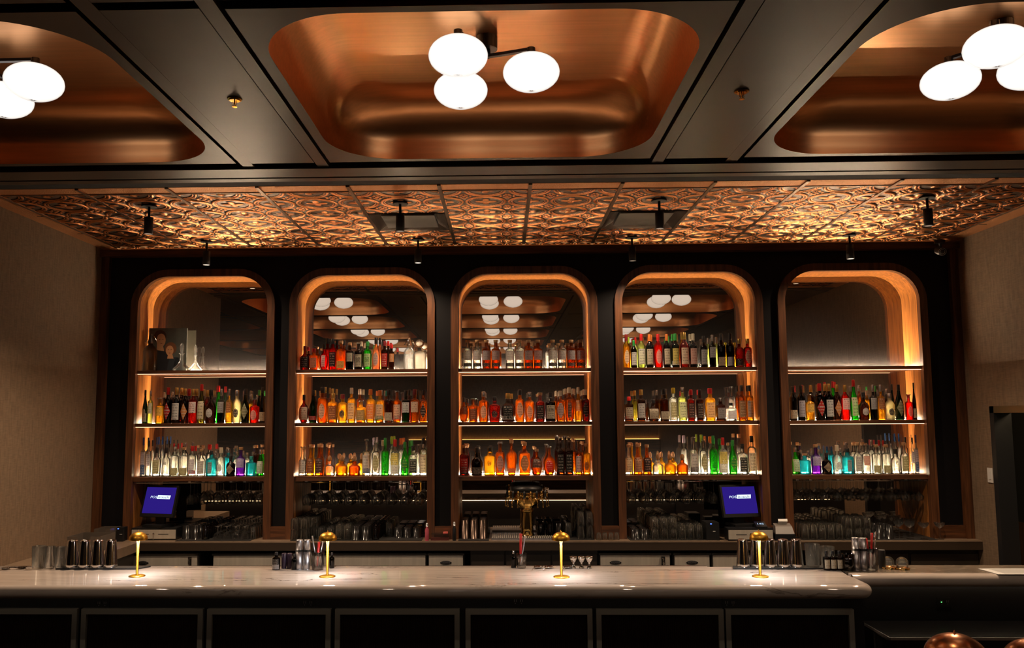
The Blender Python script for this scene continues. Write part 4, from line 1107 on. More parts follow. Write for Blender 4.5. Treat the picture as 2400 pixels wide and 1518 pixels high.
# leftmost niche
cols('cup', f_cup, 'black_cup', 'cup', (437, 458), 7.50, 3, .09, 'upside-down black cup, # file right of the left cash register', 'black cups right of the left register')
cols('smoke', f_smoke, 'smoked_glass', 'glass', (482,), 7.47, 4, .08, 'smoked upside-down glass between black cups and goblets', 'smoked glasses in the leftmost niche')
cols('gob', f_goblet, 'goblet', 'glass', (510, 531, 552, 573), 7.45, 4, .085, 'upside-down clear goblet, # file of the leftmost niche', 'upside-down goblets in the leftmost niche')
cols('clear', f_clear, 'tumbler', 'glass', (594,), 7.50, 4, .08, 'upside-down clear tumbler at the right edge of the leftmost niche', 'clear tumblers at the leftmost niche edge')
# second niche
cols('rib', f_rib, 'ribbed_tumbler', 'glass', (690, 712), 7.42, 5, .08, 'ribbed tumbler, # file of the two-high stacks, second niche', 'stacked ribbed tumblers in the second niche', 2, .092)
cols('rib', f_rib, 'ribbed_tumbler', 'glass', (736,), 7.52, 4, .08, 'ribbed tumbler behind the mixing glass, third file, second niche', 'stacked ribbed tumblers in the second niche', 2, .092)
cols('clear', f_clear, 'tumbler', 'glass', (752, 772), 7.45, 5, .078, 'upside-down clear tumbler, # file in the second niche', 'clear tumblers in the second niche')
cols('ribt', f_ribt, 'highball_glass', 'glass', (794, 813), 7.44, 5, .078, 'upside-down ribbed highball, # file in the second niche', 'ribbed highballs in the second niche')
cols('cup', f_cup, 'black_cup', 'cup', (834, 857), 7.43, 5, .082, 'tall black cup, # file in the middle of the second niche', 'tall black cups in the second niche')
cols('smoke', f_smoke, 'smoked_glass', 'glass', (880,), 7.44, 5, .08, 'smoked glass right of the tall black cups', 'smoked glasses in the second niche')
cols('ribt', f_ribt, 'highball_glass', 'glass', (912,), 7.60, 3, .08, 'clear highball between the tall and the short black cups', 'highballs between the black cups')
cols('cups', f_cups, 'black_cup', 'cup', (934, 955, 977), 7.56, 3, .085, 'short black cup, # file at the right of the second niche', 'short black cups in the second niche')
# centre niche
cols('tinb', f_tinb, 'cocktail_tin', 'shaker tin', (1090, 1111, 1132), 7.50, 3, .09, 'tall dark metal tin, # file left of the beer tower', 'dark metal tins left of the beer tower')
cols('smoke', f_smoke, 'smoked_glass', 'glass', (1268, 1289), 7.60, 2, .09, 'smoked glass right of the beer tower, # file', 'smoked glasses right of the beer tower')
cols('cup', f_cup, 'black_cup', 'cup', (1309,), 7.62, 2, .09, 'black cup between smoked and clear glasses, centre niche', 'black cups in the centre niche')
cols('ribt', f_ribt, 'highball_glass', 'glass', (1332,), 7.55, 3, .08, 'tall glass left of the stacked tumblers, centre niche', 'tall glasses in the centre niche')
cols('clear2', lambda: tumbler_mesh(.026, .034, .115, M_CLEAR, 12), 'tumbler', 'glass', (1362, 1385), 7.45, 4, .082, 'clear tumbler, # file of the two-high stacks, centre niche', 'stacked clear tumblers in the centre niche', 2, .115)
for k, px in enumerate((1404, 1417, 1430, 1443)):
    put('shot_glass', proto('shot', lambda: tumbler_mesh(.020, .024, .062, M_RIB)), (P(px, 1256, 7.40)[0]+.004*k, 7.41+.012*(k % 2), CT+.0006), f'small sparkling glass between centre and fourth niche, {ORD[k+1]} of four', 'glass', 'small glasses between the niches')
# fourth niche
cols('cups', f_cup, 'black_cup', 'cup', (1489, 1511), 7.45, 4, .082, 'black cup, # file in the left corner of the fourth niche', 'black cups in the fourth niche')
cols('rib', f_rib, 'ribbed_tumbler', 'glass', (1536, 1558, 1579), 7.43, 5, .08, 'ribbed tumbler, # file of the two-high stacks, fourth niche', 'stacked ribbed tumblers in the fourth niche', 2, .092)
cols('ribt', f_ribt, 'highball_glass', 'glass', (1600, 1620, 1640), 7.43, 5, .08, 'ribbed highball, # file in the fourth niche', 'ribbed highballs in the fourth niche')
# rightmost niche
cols('ribt', f_ribt, 'highball_glass', 'glass', (1888, 1908, 1928, 1948, 1968), 7.42, 5, .08, 'ribbed highball, # file in the rightmost niche', 'ribbed highballs in the rightmost niche')
cols('rib', f_rib, 'ribbed_tumbler', 'glass', (1990, 2012, 2034), 7.42, 4, .085, 'ribbed tumbler, # file of the two-high stacks, rightmost niche', 'stacked ribbed tumblers in the rightmost niche', 2, .092)
cols('cup', f_cup, 'black_cup', 'cup', (2060, 2084), 7.46, 3, .09, 'black cup, # file in the rightmost niche', 'black cups in the rightmost niche')
for k, (px, y) in enumerate(((2108, 7.50), (2108, 7.625), (2133, 7.43), (2134, 7.57), (2133, 7.69), (2166, 7.405), (2107, 7.75))):
    put('coupe_glass', proto('coupe', f_coupe), (P(px, 1258, y)[0], y, CT+.0045), f'clear coupe glass right of the black cups, {["left file, front", "left file, second back", "middle file, front", "middle file, second back", "middle file, third back", "alone in the third file", "left file, against the mirror"][k]}', 'glass', 'coupe glasses at the right end')
put('coupe_glass', proto('coupe', f_coupe), (P(2202, 1258, 7.42)[0], 7.41, CT+.0045), 'clear coupe standing alone, rightmost on the back counter', 'glass', 'coupe glasses at the right end')
# glass racks and hanging stemware
def rack(ai, x0f, x1f, n, fn, key, word):
    cx = ARCH_X[ai]; xs_ = [cx-AW+x0f+(x1f-x0f)*k/(n-1) for k in range(n)]
    t = empty('glass_rack', (cx, 7.66, SH[2][1])); tag(t, f'steel stemware rack under the bottom shelf of the {NICHE[ai]}', 'glass rack', 'stemware racks')
    q = B()
    for x in xs_:
        for s in (-1, 1): q.box(x-cx+s*.012-.003, x-cx+s*.012+.003, -.13, .14, -.016, -.012)
        q.box(x-cx-.012, x-cx+.012, -.13, -.125, -.012, -.0005)
    q.build('channels', M_SATIN, t); B().box(-AW+.003, AW-.003, -.135, -.130, -.018, -.012).build('front_rail', M_CHROME, t)
    data = proto(key, fn)
    for i, x in enumerate(xs_):
        for j in range(3):
            o = put('wine_glass', data, (x, 7.56+.088*j, SH[2][1]-.0085), f'hanging {word}, {ORD[i+1]} from left in the {("front", "middle", "back")[j]} row, {NICHE[ai]}', 'glass', f'stemware hanging in the {NICHE[ai]}'); o.rotation_euler = (PI, 0, 0)
    return t
rack(0, .50, 1.12, 6, f_wine(.20, .038, .085), 'wineA', 'wine glass')
rack(1, .10, 1.10, 9, f_wine(.21, .042, .095), 'wineB', 'wine glass')
rack(3, .06, .78, 7, f_wine(.20, .040, .09), 'wineC', 'wine glass')
rack(4, .06, 1.12, 10, f_wine(.18, .041, .07), 'wineD', 'stem glass')
# ------------------------------------------------------------------ beer tower
tx, _ = P(1236, 1240, 7.56); t = empty('beer_tower', (tx, 7.57, CT+.021)); tag(t, 'polished brass beer tower with a ring of taps and black rim', 'beer tower')
zc = lambda y: P(1236, y, 7.57)[1]-CT-.021
B().lathe([(.062, 0), (.060, .012), (.052, .03), (.054, .06), (.053, .07), (.056, .085), (.052, zc(1200)), (.060, zc(1194)), (.046, zc(1189))], 32).build('column', M_GOLD, t)
B().lathe([(.046, zc(1191)+.001), (.075, zc(1187)), (.112, zc(1176)), (.125, zc(1162)), (.120, zc(1152)), (.118, zc(1149))], 36).build('drum', M_GOLD, t)
B().lathe([(.128, zc(1152)+.001), (.140, zc(1148)), (.140, zc(1143)), (.13, zc(1139)), (.09, zc(1137))], 36).build('rim', M_BLACK, t)
for k in range(10):
    g = PI+PI*(k+.5)/10 if k < 10 else 0; c, s = math.cos(g), math.sin(g); r0_ = .125
    q = B(); q.tube([(c*(r0_-.012), s*(r0_-.012), zc(1167)), (c*(r0_+.055), s*(r0_+.055), zc(1165)), (c*(r0_+.068), s*(r0_+.068), zc(1174)), (c*(r0_+.066), s*(r0_+.066), zc(1185))], [.008, .0075, .007, .006], 10)
    tp = q.build('tap', M_GOLD, t)
    B().lathe([(.007, 0), (.009, .02), (.011, .045), (.006, .062)], 10, off=(c*(r0_+.052), s*(r0_+.052), zc(1164))).build('handle', M_GOLD if k % 2 else M_BLACK, tp)
B().tube([(.05, -.02, zc(1139)), (.052, -.02, zc(1126))], .003).build('pin', M_GOLD, t)
x0, x1 = P(1152, 1250, 7.40)[0], P(1312, 1250, 7.40)[0]; t = empty('drip_tray', ((x0+x1)/2, 7.57, CT)); tag(t, 'steel slatted drip tray under the beer tower', 'drip tray'); h = (x1-x0)/2
B().box(-h, h, -.17, .17, .0006, .012).box(-h, h, -.17, -.165, .012, .020).box(-h, h, .165, .17, .012, .020).build('pan', M_SATIN, t)
q = B()
for k in range(34):
    xx = -h+.01+(2*h-.02)*k/33; q.box(xx-.004, xx+.004, -.164, .164, .0125, .0190)
q.build('slats', M_STEEL, t)
# ------------------------------------------------------------------ cash registers
def screen_mat(): return emis('screen_blue', (.020, .009, .17), SCREEN)
def register(px, Yd, rz, lean, lab, wpx=82):
    X, _ = P(px, 1200, Yd); t = empty('pos_terminal', (X, Yd, CT+.105), rz); tag(t, lab, 'cash register screen', 'point-of-sale screens'); hw, hh = wpx*Yd/F/2, .132
    zb = P(px, 1203, Yd)[1]-CT-.105
    B().box(-.10, .10, -.06, .12, .0006, .022).build('foot', M_BLACK, t); B().box(-.045, .045, .045, .075, .0225, zb+.10).build('stand', M_BLACK, t)
    s = empty('display', (0, 0, zb)); s.parent = t; s.rotation_euler = (-lean, 0, 0)
    B().box(-hw-.018, hw+.018, 0, .03, -.03, 2*hh*.88+.02).build('bezel', M_BLACK, s)
    B().box(-hw, hw, -.0015, -.0002, 0, .233).build('screen', screen_mat(), s)
    zl = .145; lw = hw*.68
    mesh('logo_box', [(0-lw*.28, -.0022, zl-.016), (lw, -.0022, zl-.016), (lw+.006, -.0022, zl+.017), (-lw*.22, -.0022, zl+.017)], [(0, 1, 2, 3)], emis('logo_white', (.72, .88, 1), 1.1), s)
    vv, ff = text_mesh('POS', lw*.62, .021, .2); mesh('lettering', [(q[0]-lw*.60, -.0024, q[2]+zl) for q in vv], ff, emis('logo_white', (.72, .88, 1), 1.1), s)
    vv, ff = text_mesh('itouch', lw*1.02, .021, .2); mesh('lettering', [(q[0]+lw*.38, -.0028, q[2]+zl) for q in vv], ff, emis('logo_ink', (.01, .03, .16), .6), s)
    return t
def drawer(px0, px1, Yf, lab, dep=.33):
    x0, x1 = P(px0, 1250, Yf)[0], P(px1, 1250, Yf)[0]; h = (x1-x0)/2; t = empty('cash_drawer', ((x0+x1)/2, Yf, CT)); tag(t, lab, 'cash drawer', 'cash drawers under the screens')
    B().box(-h, h, .006, dep, .0006, .104).build('case', M_BLACK, t); f_ = B().box(-h+.006, h-.006, 0, .0055, .012, .090).build('front', M_STEEL, t)
    B().box(-h+.07, -h+.16, -.001, -.0001, .048, .053).box(h-.16, h-.07, -.001, -.0001, .048, .053).build('slots', M_BLACK, f_)
    B().lathe([(.008, -.006), (.008, -.0001)], 14, axis='y', off=(0, 0, .056)).tube([(0, -.006, .054), (.001, -.010, .02), (0, -.008, .005)], .003).build('lock', M_CHROME, f_)
drawer(307, 413, 7.44, 'cash drawer with steel front under the left screen'); register(367, 7.52, math.radians(-16), math.radians(16), 'left point-of-sale screen glowing blue in the leftmost niche')
drawer(1706, 1813, 7.355, 'cash drawer with steel front under the right screen', .115); register(1739, 7.50, math.radians(14), math.radians(14), 'right point-of-sale screen glowing blue in the fourth niche', 82)
X, _ = P(1831, 1240, 7.46); t = empty('receipt_printer', (X, 7.412, CT)); tag(t, 'grey receipt printer with white paper beside the right cash drawer', 'printer')
B().box(-.085, .085, -.055, .045, .0006, .055).build('base', M_BLACK, t)
v = [(-.08, -.052, .0555), (.08, -.052, .0555), (.08, .042, .0555), (-.08, .042, .0555), (-.07, -.02, .115), (.07, -.02, .115), (.07, .04, .135), (-.07, .04, .135)]
B().add(v, [(0, 1, 5, 4), (1, 2, 6, 5), (2, 3, 7, 6), (3, 0, 4, 7), (4, 5, 6, 7)]).build('cover', pbr('grey_plastic', (.20, .17, .15), .4), t)
v = [(-.04, .02, .132), (.04, .02, .132), (.042, .0, .155), (-.038, .0, .155), (-.036, .015, .175), (.044, .015, .175)]
mesh('paper_roll_end', v, [(0, 1, 2, 3), (3, 2, 5, 4)], M_WHITE, t)
X, _ = P(1783, 1222, 7.40); t = empty('card_terminal', (X, 7.41, CT+.105)); tag(t, 'small black card terminal with lit digits on the right cash drawer', 'card terminal')
v = [(-.045, -.045, .0006), (.045, -.045, .0006), (.045, .045, .0006), (-.045, .045, .0006), (-.045, -.045, .012), (.045, -.045, .012), (.045, .045, .045), (-.045, .045, .045)]
B().add(v, [(0, 3, 2, 1), (0, 1, 5, 4), (1, 2, 6, 5), (2, 3, 7, 6), (3, 0, 4, 7), (4, 5, 6, 7)]).build('case', M_BLACK, t)
vv, ff = text_mesh('145', .052, .026); mesh('digits', [(q[0], q[2]*.94, q[2]*.345+.031) for q in vv], ff, emis('digit_glow', (.55, .75, 1), .9), t)
for px, lab, Y in ((282+22, 'black receipt unit with a blue light left of the left register', 7.47), (1668, 'black box with a blue light left of the right register', 7.42)):
    X, _ = P(px, 1240, Y); t = empty('receipt_box', (X, Y, CT)); tag(t, lab, 'printer', 'black boxes with blue lights'); hh = .12 if px < 400 else .15
    if px < 400: X = P(294, 1240, Y)[0]; t.location.x = X; t.location.y = 7.40
    wb = .028 if px < 400 else .055
    B().box(-wb, wb, -.04, .05 if px < 400 else .14, .0006, hh).build('case', M_BLACK, t); B().box(-.02, -.008, -.0415, -.0402, hh-.014, hh-.008).build('blue_light', emis('blue_led', (.05, .12, 1), 5), t)
    B().box(.0, .022, -.0412, -.0402, hh*.5, hh*.5+.004).build('mark', M_WHITE, t)
# bins, tray, bottle of bits
c = box('side_counter', LX+.001, -3.16, 5.9, 7.345, CT-.078, CT-.0005, M_STONE); tag(c, 'short side counter along the left wall behind the shakers', 'counter'); q = box('base_cabinet', LX+.002, -3.20, 5.95, 7.33, 0, CT-.0785, M_CAB); tag(q, 'dark cabinet under the side counter at the left wall', 'cabinet')
for (px0, px1, y0, y1, hh, lab) in ((158, 236, 6.80, 7.06, .12, 'grey plastic bin with a notched front, nearest the camera on the left counter'), (220, 258, 7.26, 7.46, .12, 'grey plastic bin with a notched front behind the other bin')):
    a, b_ = P(px0, 1250, y0)[0], P(px1, 1250, y0)[0]; a = max(a, LX+.015); t = empty('storage_bin', ((a+b_)/2, (y0+y1)/2, CT)); tag(t, lab, 'bin', 'grey bins on the back counter'); h = (b_-a)/2; d = (y1-y0)/2
    if d < .1 and b_ > ARCH_X[0]-AW-.08: pass
    q = B(); w2 = .004
    q.box(-h, -h*.4, -d, -d+w2, .0006, hh); q.box(h*.4, h, -d, -d+w2, .0006, hh); q.box(-h*.4, h*.4, -d, -d+w2, .0006, hh*.55)
    q.box(-h, h, d-w2, d, .0006, hh); q.box(-h, -h+w2, -d+w2, d-w2, .0006, hh); q.box(h-w2, h, -d+w2, d-w2, .0006, hh); q.box(-h+w2, h-w2, -d+w2, d-w2, .0006, .004)
    q.build('shell', pbr('bin_plastic', (.12, .095, .075), .4), t)
X, _ = P(1033, 1245, 7.42); t = empty('garnish_tray', (X, 7.44, CT)); tag(t, 'clear garnish caddy with pink contents left of the centre niche', 'caddy')
B().box(-.085, .07, -.045, .045, .0006, .018).build('base', pbr('dark_red_plastic', (.10, .02, .015), .4), t)
B().box(-.085, .07, -.045, -.042, .0185, .055).box(-.085, .07, .042, .045, .0185, .055).box(-.085, .07, -.0415, .0415, .052, .055).build('clear_lid', M_CLEAR, t)
B().box(.02, .06, -.03, .03, .0556, .066).build('pink_cloth', pbr('pink_cloth', (.75, .14, .12), .7), t)
for px, m_, nm_, hh in ((1001, pbr('pink_liquid', (.55, .10, .14), .3), 'small pink bottle with pale cap beside the garnish caddy', .15), (1065, M_BLACK, 'black muddler bottle between garnish caddy and centre niche', .16)):
    X, _ = P(px, 1245, 7.40); t = empty('small_bottle', (X, 7.385, CT)); tag(t, nm_, 'bottle')
    B().lathe([(.015, .0006), (.017, .006), (.017, hh*.62), (.009, hh*.75), (.008, hh*.8)], 16).build('body', m_, t); B().lathe([(.012, hh*.801), (.012, hh*.93), (.008, hh)], 14).build('cap', M_SATIN, t)

# ================================================================== ON THE MARBLE BAR
M_DOMEIN = emis('dome_bulb', (.97, .98, 1), DOME)
def dome_lamp(x, y, z0, sc, lab, lit=True, mat=M_BRASS, fin=.7):
    t = empty('table_lamp', (x, y, z0)); tag(t, lab, 'lamp', 'mushroom table lamps'); k = sc
    B().lathe([(.047*k, .0004), (.047*k, .004*k), (.040*k, .007*k), (.006*k, .009*k)], 32).build('base', mat, t)
    B().lathe([(.0078*k, .0095*k), (.0078*k, .245*k)], 16).build('stem', pbr('stem_brass', (.20, .095, .010), .5, 1.0) if lit else mat, t)
    sh = [(.0535*k*math.sin(a), (.213+.045*math.cos(a)**.9)*k) for a in [(PI/2-PI/2*q/10)*.9999 for q in range(11)]]
    inn = [(.051*k*math.sin(a), (.213+.042*math.cos(a)**.9)*k) for a in [PI/2*q/10*.9999 for q in range(11)]]
    prof = [(max(.0006, r), z) for r, z in sh]
    s = B().lathe([(max(.0006, r), z) for r, z in inn]+[(.0535*k, .2120*k)]+prof, 36, caps=(False, False)).build('shade', mat, t)
    B().lathe([(.006*k*fin, .2575*k), (.006*k*fin, (.2575+.007*fin)*k), (.003*k*fin, (.2575+.009*fin)*k), (.003*k*fin, (.2575+.014*fin)*k), (.001, (.2575+.016*fin)*k)], 14).build('finial', mat, s)
    B().lathe([(.020*k, .2150*k), (.032*k, .2150*k)], 24, caps=(False, False)).build('bulb', M_DOMEIN if lit else M_BLACK, s)
    return t
for (px, py), lab in zip(((321, 1350), (767, 1351), (1316, 1352), (1782, 1351)), ('leftmost small brass mushroom lamp on the marble bar', 'small brass mushroom lamp beside the crystal mixing glass with red handle', 'small brass mushroom lamp beside the three jiggers', 'small brass mushroom lamp in front of the right-hand shaker tins')):
    x, y = G(px, py, BT); dome_lamp(x, y, BT, 1.0, lab)
x, y = G(2237, 1484, 1.25)
dome_lamp(x, y, .76, 1.9, 'larger copper mushroom lamp at the bottom edge, left of two', False, pbr('dull_copper', (.55, .22, .09), .25, 1.0), .4)
x2, y2 = G(2425, 1497, 1.25); dome_lamp(x2, y2, .76, 1.9, 'larger copper mushroom lamp cut by the right frame edge', False, pbr('dull_copper', (.55, .22, .09), .25, 1.0), .4)
tb = empty('dining_table', ((x+x2)/2, y, 0)); tag(tb, 'dark table below the frame carrying the two copper lamps', 'table')
B().box(-.55, .55, -.35, .35, .72, .7595).build('table_top', M_CAB, tb); B().box(-.04, .04, -.04, .04, .02, .7195).box(-.25, .25, -.25, .25, 0, .0195).build('pedestal', M_MATTE, tb)
def yb(py): return G(1200, py, BT)[1]
def barmat(px0, px1, lab):
    a, b_ = P(px0, 1330, 5.32)[0], P(px1, 1330, 5.32)[0]; o = B().add([(a, 5.26, BT+.0006), (b_, 5.26, BT+.0006), (b_+.05, 5.36, BT+.0076), (a+.02, 5.36, BT+.0076), (a, 5.26, BT+.009), (b_, 5.26, BT+.009), (b_+.05, 5.36, BT+.016), (a+.02, 5.36, BT+.016)], [(0, 3, 2, 1), (4, 5, 6, 7), (0, 1, 5, 4), (1, 2, 6, 5), (2, 3, 7, 6), (3, 0, 4, 7)])
    o.v = [(q[0], q[1] if q[1] < 5.3 else 5.342, q[2] if q[1] < 5.3 else q[2]-.007) for q in o.v]
    o = o.build('bar_mat', M_RUBBER); tag(o, lab, 'bar mat', 'black rubber bar mats'); return o
barmat(142, 330, 'black rubber mat under the left shaker tins on the bar'); barmat(1712, 1975, 'black rubber mat under the right shaker tins on the bar')
def tin(px, lab, Y=5.31, hh=.165, grp='upturned steel shaker tins on the bar'):
    X = P(px, 1325, Y)[0]; put('shaker_tin', proto('tin', lambda: B().lathe([(.0405, 0), (.0415, .003), (.039, .02), (.030, .155), (.029, .162), (.022, .165), (.020, .160)], 32).build('shaker_tin', M_CHROME)), (X, Y, BT+.0092), lab, 'shaker tin', grp)
for k, px in enumerate((168, 198, 228, 259)): tin(px, f'upturned steel shaker tin on the left mat, {ORD[k+1]} from the left')
for k, px in enumerate((1742, 1774, 1806, 1837, 1868)): tin(px, f'upturned steel shaker tin on the right mat, {ORD[k+1]} from the left')
def open_glass(px, py_top, w_px, lab, mat, Y=5.31, flute=0, base_z=BT+.0006, name='tumbler', cat='glass'):
    X, Z = P(px, py_top, Y); r = w_px*Y/F/2; h = Z-base_z
    o = tumbler_mesh(r*.88, r, h, mat, flute, inverted=False, name=name); o.location = (X, Y, base_z); tag(o, lab, cat); return o
open_glass(92, 1279, 30, 'ribbed clear glass at the far left of the bar', M_RIB, flute=20)
open_glass(118, 1280, 24, 'thin clear glass second from the left on the bar', M_CLEAR, 5.30); open_glass(142, 1281, 24, 'thin clear glass touching the left shaker mat', M_CLEAR, 5.30)
# strainers and spoons, far left and centre
def strainer(px, Y, lab, mat, rz=0.0):
    X = P(px, 1322, Y)[0]; t = empty('strainer', (X, Y, BT+.0006), rz); tag(t, lab, 'strainer', 'bar strainers')
    t.scale = (.7, .7, .7)
    q = B(); q.lathe([(.040, .012), (.041, .015), (.030, .006), (.010, .002), (.001, .002)], 24); q.build('disc', mat, t)
    B().tube([(.038, 0, .014), (.09, 0, .020), (.13, 0, .010)], .0045, 8).build('handle', mat, t)
    sp = [(.041*math.cos(a), .041*math.sin(a), .0165+.002*math.sin(14*a)) for a in [PI*k/40 for k in range(41)]]
    B().tube(sp, .0022, 6).build('spring', mat, t)
strainer(14, 5.27, 'steel strainer at the far left edge of the bar', M_CHROME, -2.0); strainer(52, 5.30, 'dark strainer left of the ribbed glass, handle pointing left', pbr('dark_steel', (.10, .07, .05), .3, .9), -2.6)
for k, px in enumerate((1262, 1287, 1331)): strainer(px, 5.30, f'steel strainer lying left of the jiggers, {ORD[k+1]} from the left', M_CHROME, -2.0)
def jigger(px, k):
    X = P(px, 1328, 5.30)[0]; t = empty('jigger', (X, 5.30, BT+.0006)); tag(t, f'steel double jigger right of the third brass lamp, {ORD[k]} of three', 'jigger', 'jiggers in a row')
    B().lathe([(.016, 0), (.017, .002), (.006, .022), (.0055, .034), (.012, .040), (.022, .058), (.023, .070), (.0215, .070), (.019, .058), (.001, .042)], 24).build('cups', M_CHROME, t)
for k, px in enumerate((1344, 1363, 1381)): jigger(px, k+1)
def tube_shaker(px, Y, top, lab):
    X, Z = P(px, top, Y); h = Z-BT-.0006; t = empty('steel_flask', (X, Y, BT+.0006)); tag(t, lab, 'flask', 'slim steel flasks with black bands'); r = .0225
    B().lathe([(r*.94, 0), (r, .004), (r, h*.60)], 26).build('body', M_SATIN, t); B().lathe([(r*1.03, h*.601), (r*1.03, h*.665)], 26).build('band', M_BLACK, t); B().lathe([(r*.94, h*.666), (r*.94, h*.975), (r*.85, h)], 26).build('top', M_SATIN, t)
tube_shaker(702, 5.27, 1264, 'slim steel flask with a black band, left of the pair beside the crystal glass'); tube_shaker(720, 5.27, 1264, 'slim steel flask with a black band, touching the crystal glass')
tube_shaker(2004, 5.24, 1259, 'slim steel flask with a black band, left one of the right-hand pair'); tube_shaker(2022, 5.24, 1260, 'slim steel flask with a black band, beside the glass of red tools')
def smallbottle(px, Y, top, w_px, mat, lab, labc=None, capc='k', zb=BT+.0006):
    X, Z = P(px, top, Y); b_ = make_bottle('S', w_px*Y/F/2, Z-zb, mat, capc, labc, loc=(X, Y, zb)); tag(b_, lab, 'bottle'); return b_
smallbottle(648, 5.26, 1293, 18, 'k', 'small black bitters bottle with grey label, left of the dark tubes', 'hK+lG'); smallbottle(690, 5.26, 1297, 13, 'k', 'small black bottle between the purple tubes and steel flasks')
for px, n_ in ((666, 'left'), (679, 'right')):
    X, Z = P(px, 1296, 5.30); o = B().lathe([(.0155, 0), (.016, .003), (.016, Z-BT-.004), (.014, Z-BT)], 20).build('dark_tube', pbr('dark_purple_tube', (.035, .018, .04), .35)); o.location = (X, 5.30, BT+.0006); tag(o, f'dark purple tube on the bar, {n_} of two', 'tube', 'dark purple tubes')
for k, px in enumerate((1936, 1951, 1966)): smallbottle(px, 5.23, 1290, 15, 'B', f'small brown dropper bottle with cream label, {ORD[k+1]} of three', 'rC')
smallbottle(1203, 5.32, 1290, 12, 'k', 'slim dark bottle left of the glass of red tools, bar centre', None, 's')
smallbottle(769+9, 5.31, 1294, 12, 'k', 'small dark bottle behind the second brass lamp stem')
def toolglass(px, Y, top, w_px, lab, crystal=True):
    X, Z = P(px, top, Y); r = w_px*Y/F/2; h = Z-BT-.0006; t = empty('mixing_glass', (X, Y, BT+.0006)); tag(t, lab, 'mixing glass', None)
    m_ = M_CUT2 if crystal else M_CLEAR
    v = B().lathe([(r*.86, 0), (r*.9, .004), (r*.96, h*.3), (r*.92, h*.5), (r*1.0, h*.75), (r*1.02, h), (r*.96, h), (r*.85, h*.5), (r*.82, .012), (.001, .010)], 40, flute=10, fa=.04 if crystal else 0); v.build('glass_body', m_, t)
    return X, Y, h
M_CUT2 = glassy('crystal', (.90, .88, .86), .72, .2, 1.9, .05)
M_REDH = pbr('red_rubber', (.55, .015, .012), .35)
def tool(name, x, y, dx, dz, r, mat, lab, z0=BT+.018, bend=0.0):
    q = B(); q.tube([(0, 0, 0), (dx*.5-bend, 0, dz*.5), (dx, 0, dz)], [r*.6, r, r*1.2], 10); o = q.build(name, mat); o.location = (x, y, z0); tag(o, lab, 'bar tool', 'bar tools standing in mixing glasses'); return o
X, Y, h = toolglass(745, 5.25, 1292, 29, 'crystal mixing glass holding tools beside the second brass lamp')
tool('peeler', X-.005, Y, .012, .15, .007, M_REDH, 'red handled tool in the crystal glass by the second lamp'); tool('bar_spoon', X-.004, Y+.008, -.034, .185, .004, M_SATIN, 'steel spoon leaning left in the crystal glass by the second lamp'); tool('tweezers', X+.004, Y-.008, .03, .16, .003, M_SATIN, 'steel tweezers leaning right in the crystal glass by the second lamp')
X, Y, h = toolglass(1222, 5.31, 1296, 22, 'dark crystal mixing glass holding tools at the bar centre')
tool('peeler', X-.006, Y, .004, .19, .0075, M_REDH, 'red handled tool at the bar centre'); tool('bar_spoon', X-.006, Y-.008, .03, .18, .0045, M_SATIN, 'steel tool leaning right at the bar centre')
X, Y, h = toolglass(2042, 5.23, 1284, 26, 'tall crystal mixing glass holding red tools at the right'); 
tool('peeler', X-.008, Y, -.022, .17, .007, M_REDH, 'red handled tool leaning left in the right-hand crystal glass'); tool('muddler', X, Y+.01, .012, .20, .006, M_REDH, 'red handled tool upright in the right-hand crystal glass'); tool('tongs', X+.006, Y-.008, .022, .21, .004, M_CHROME, 'steel tongs in the right-hand crystal glass')
open_glass(1903, 1274, 33, 'wide clear mixing glass right of the shaker tins', M_CLEAR, 5.30, base_z=BT+.0092); open_glass(1938, 1280, 32, 'clear glass behind the dropper bottles', M_CLEAR, 5.325)
open_glass(1987, 1297, 28, 'dark faceted glass between dropper bottles and steel flasks', glassy('dark_crystal', (.10, .07, .05), .5, .2, 2.0, .05), 5.22, 10)
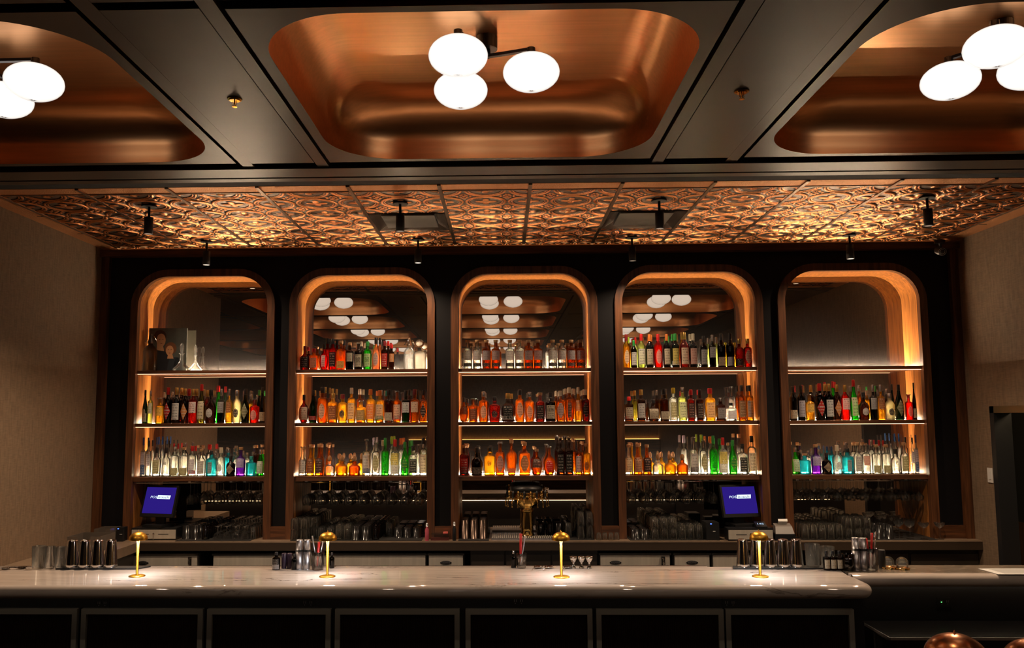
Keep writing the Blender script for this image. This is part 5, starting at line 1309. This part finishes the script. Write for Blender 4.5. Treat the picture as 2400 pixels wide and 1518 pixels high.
X, Z = P(2066, 1288, 5.30); o = B().lathe([(.0195, 0), (.020, .003), (.020, Z-BT-.004), (.018, Z-BT)], 24).build('black_canister', M_MATTE); o.location = (X, 5.30, BT+.0006); tag(o, 'matte black canister right of the red tools', 'canister')
for px, n_, ls in ((2083, 'left', 0), (2111, 'right', 1)):
    X = P(px, 1320, 5.28)[0]; r = .034; t = empty('glass_cloche', (X, 5.29-.03*ls, BT+.0006)); tag(t, f'small clear glass dome on a brass dish, {n_} of two on the dark stone', 'cloche', 'glass domes on the dark stone')
    B().lathe([(r*1.15, 0), (r*1.25, .008), (r*1.2, .010), (r*1.0, .004), (.001, .004)], 28).build('dish', M_GOLD, t)
    B().lathe([(max(.0008, r*math.sin(a)), .012+.030+r*.9*math.cos(a)) for a in [PI/2*q/10 for q in range(10, -1, -1)]], 28).lathe([(r, .0112), (r, .042)], 28, caps=(False, False)).build('dome', M_CLEAR, t)
# menu
v = [(*G(2290, 1332, BT), BT+.001), (*G(2338, 1347, BT), BT+.001)]
a, b_ = G(2292, 1333, BT), G(2340, 1346.5, BT); t = empty('menu', (3.0, b_[1], BT)); tag(t, 'white printed menu sheets on the dark stone at the right', 'menu')
q = B(); q.add([(a[0]-3.0, a[1]-b_[1], .001), (b_[0]-3.0, 0, .001), (b_[0]-3.0+.42, 0, .001), (a[0]-3.0+.42, a[1]-b_[1], .001), (a[0]-3.0, a[1]-b_[1], .003), (b_[0]-3.0, 0, .003), (b_[0]-3.0+.42, 0, .003), (a[0]-3.0+.42, a[1]-b_[1], .003)], [(0, 3, 2, 1), (4, 5, 6, 7), (0, 1, 5, 4), (1, 2, 6, 5), (2, 3, 7, 6), (3, 0, 4, 7)]).build('sheet', M_WHITE, t)
q = B(); sx = (a[0]-b_[0])/(a[1]-b_[1])
for k in range(10):
    yy = .025+(a[1]-b_[1]-.05)*k/9; x0 = b_[0]-3.0+sx*yy+.05; q.box(x0, x0+.32, yy, yy+.006, .0031, .0034)
q.build('print', pbr('grey_print', (.28, .25, .23), .6), t)
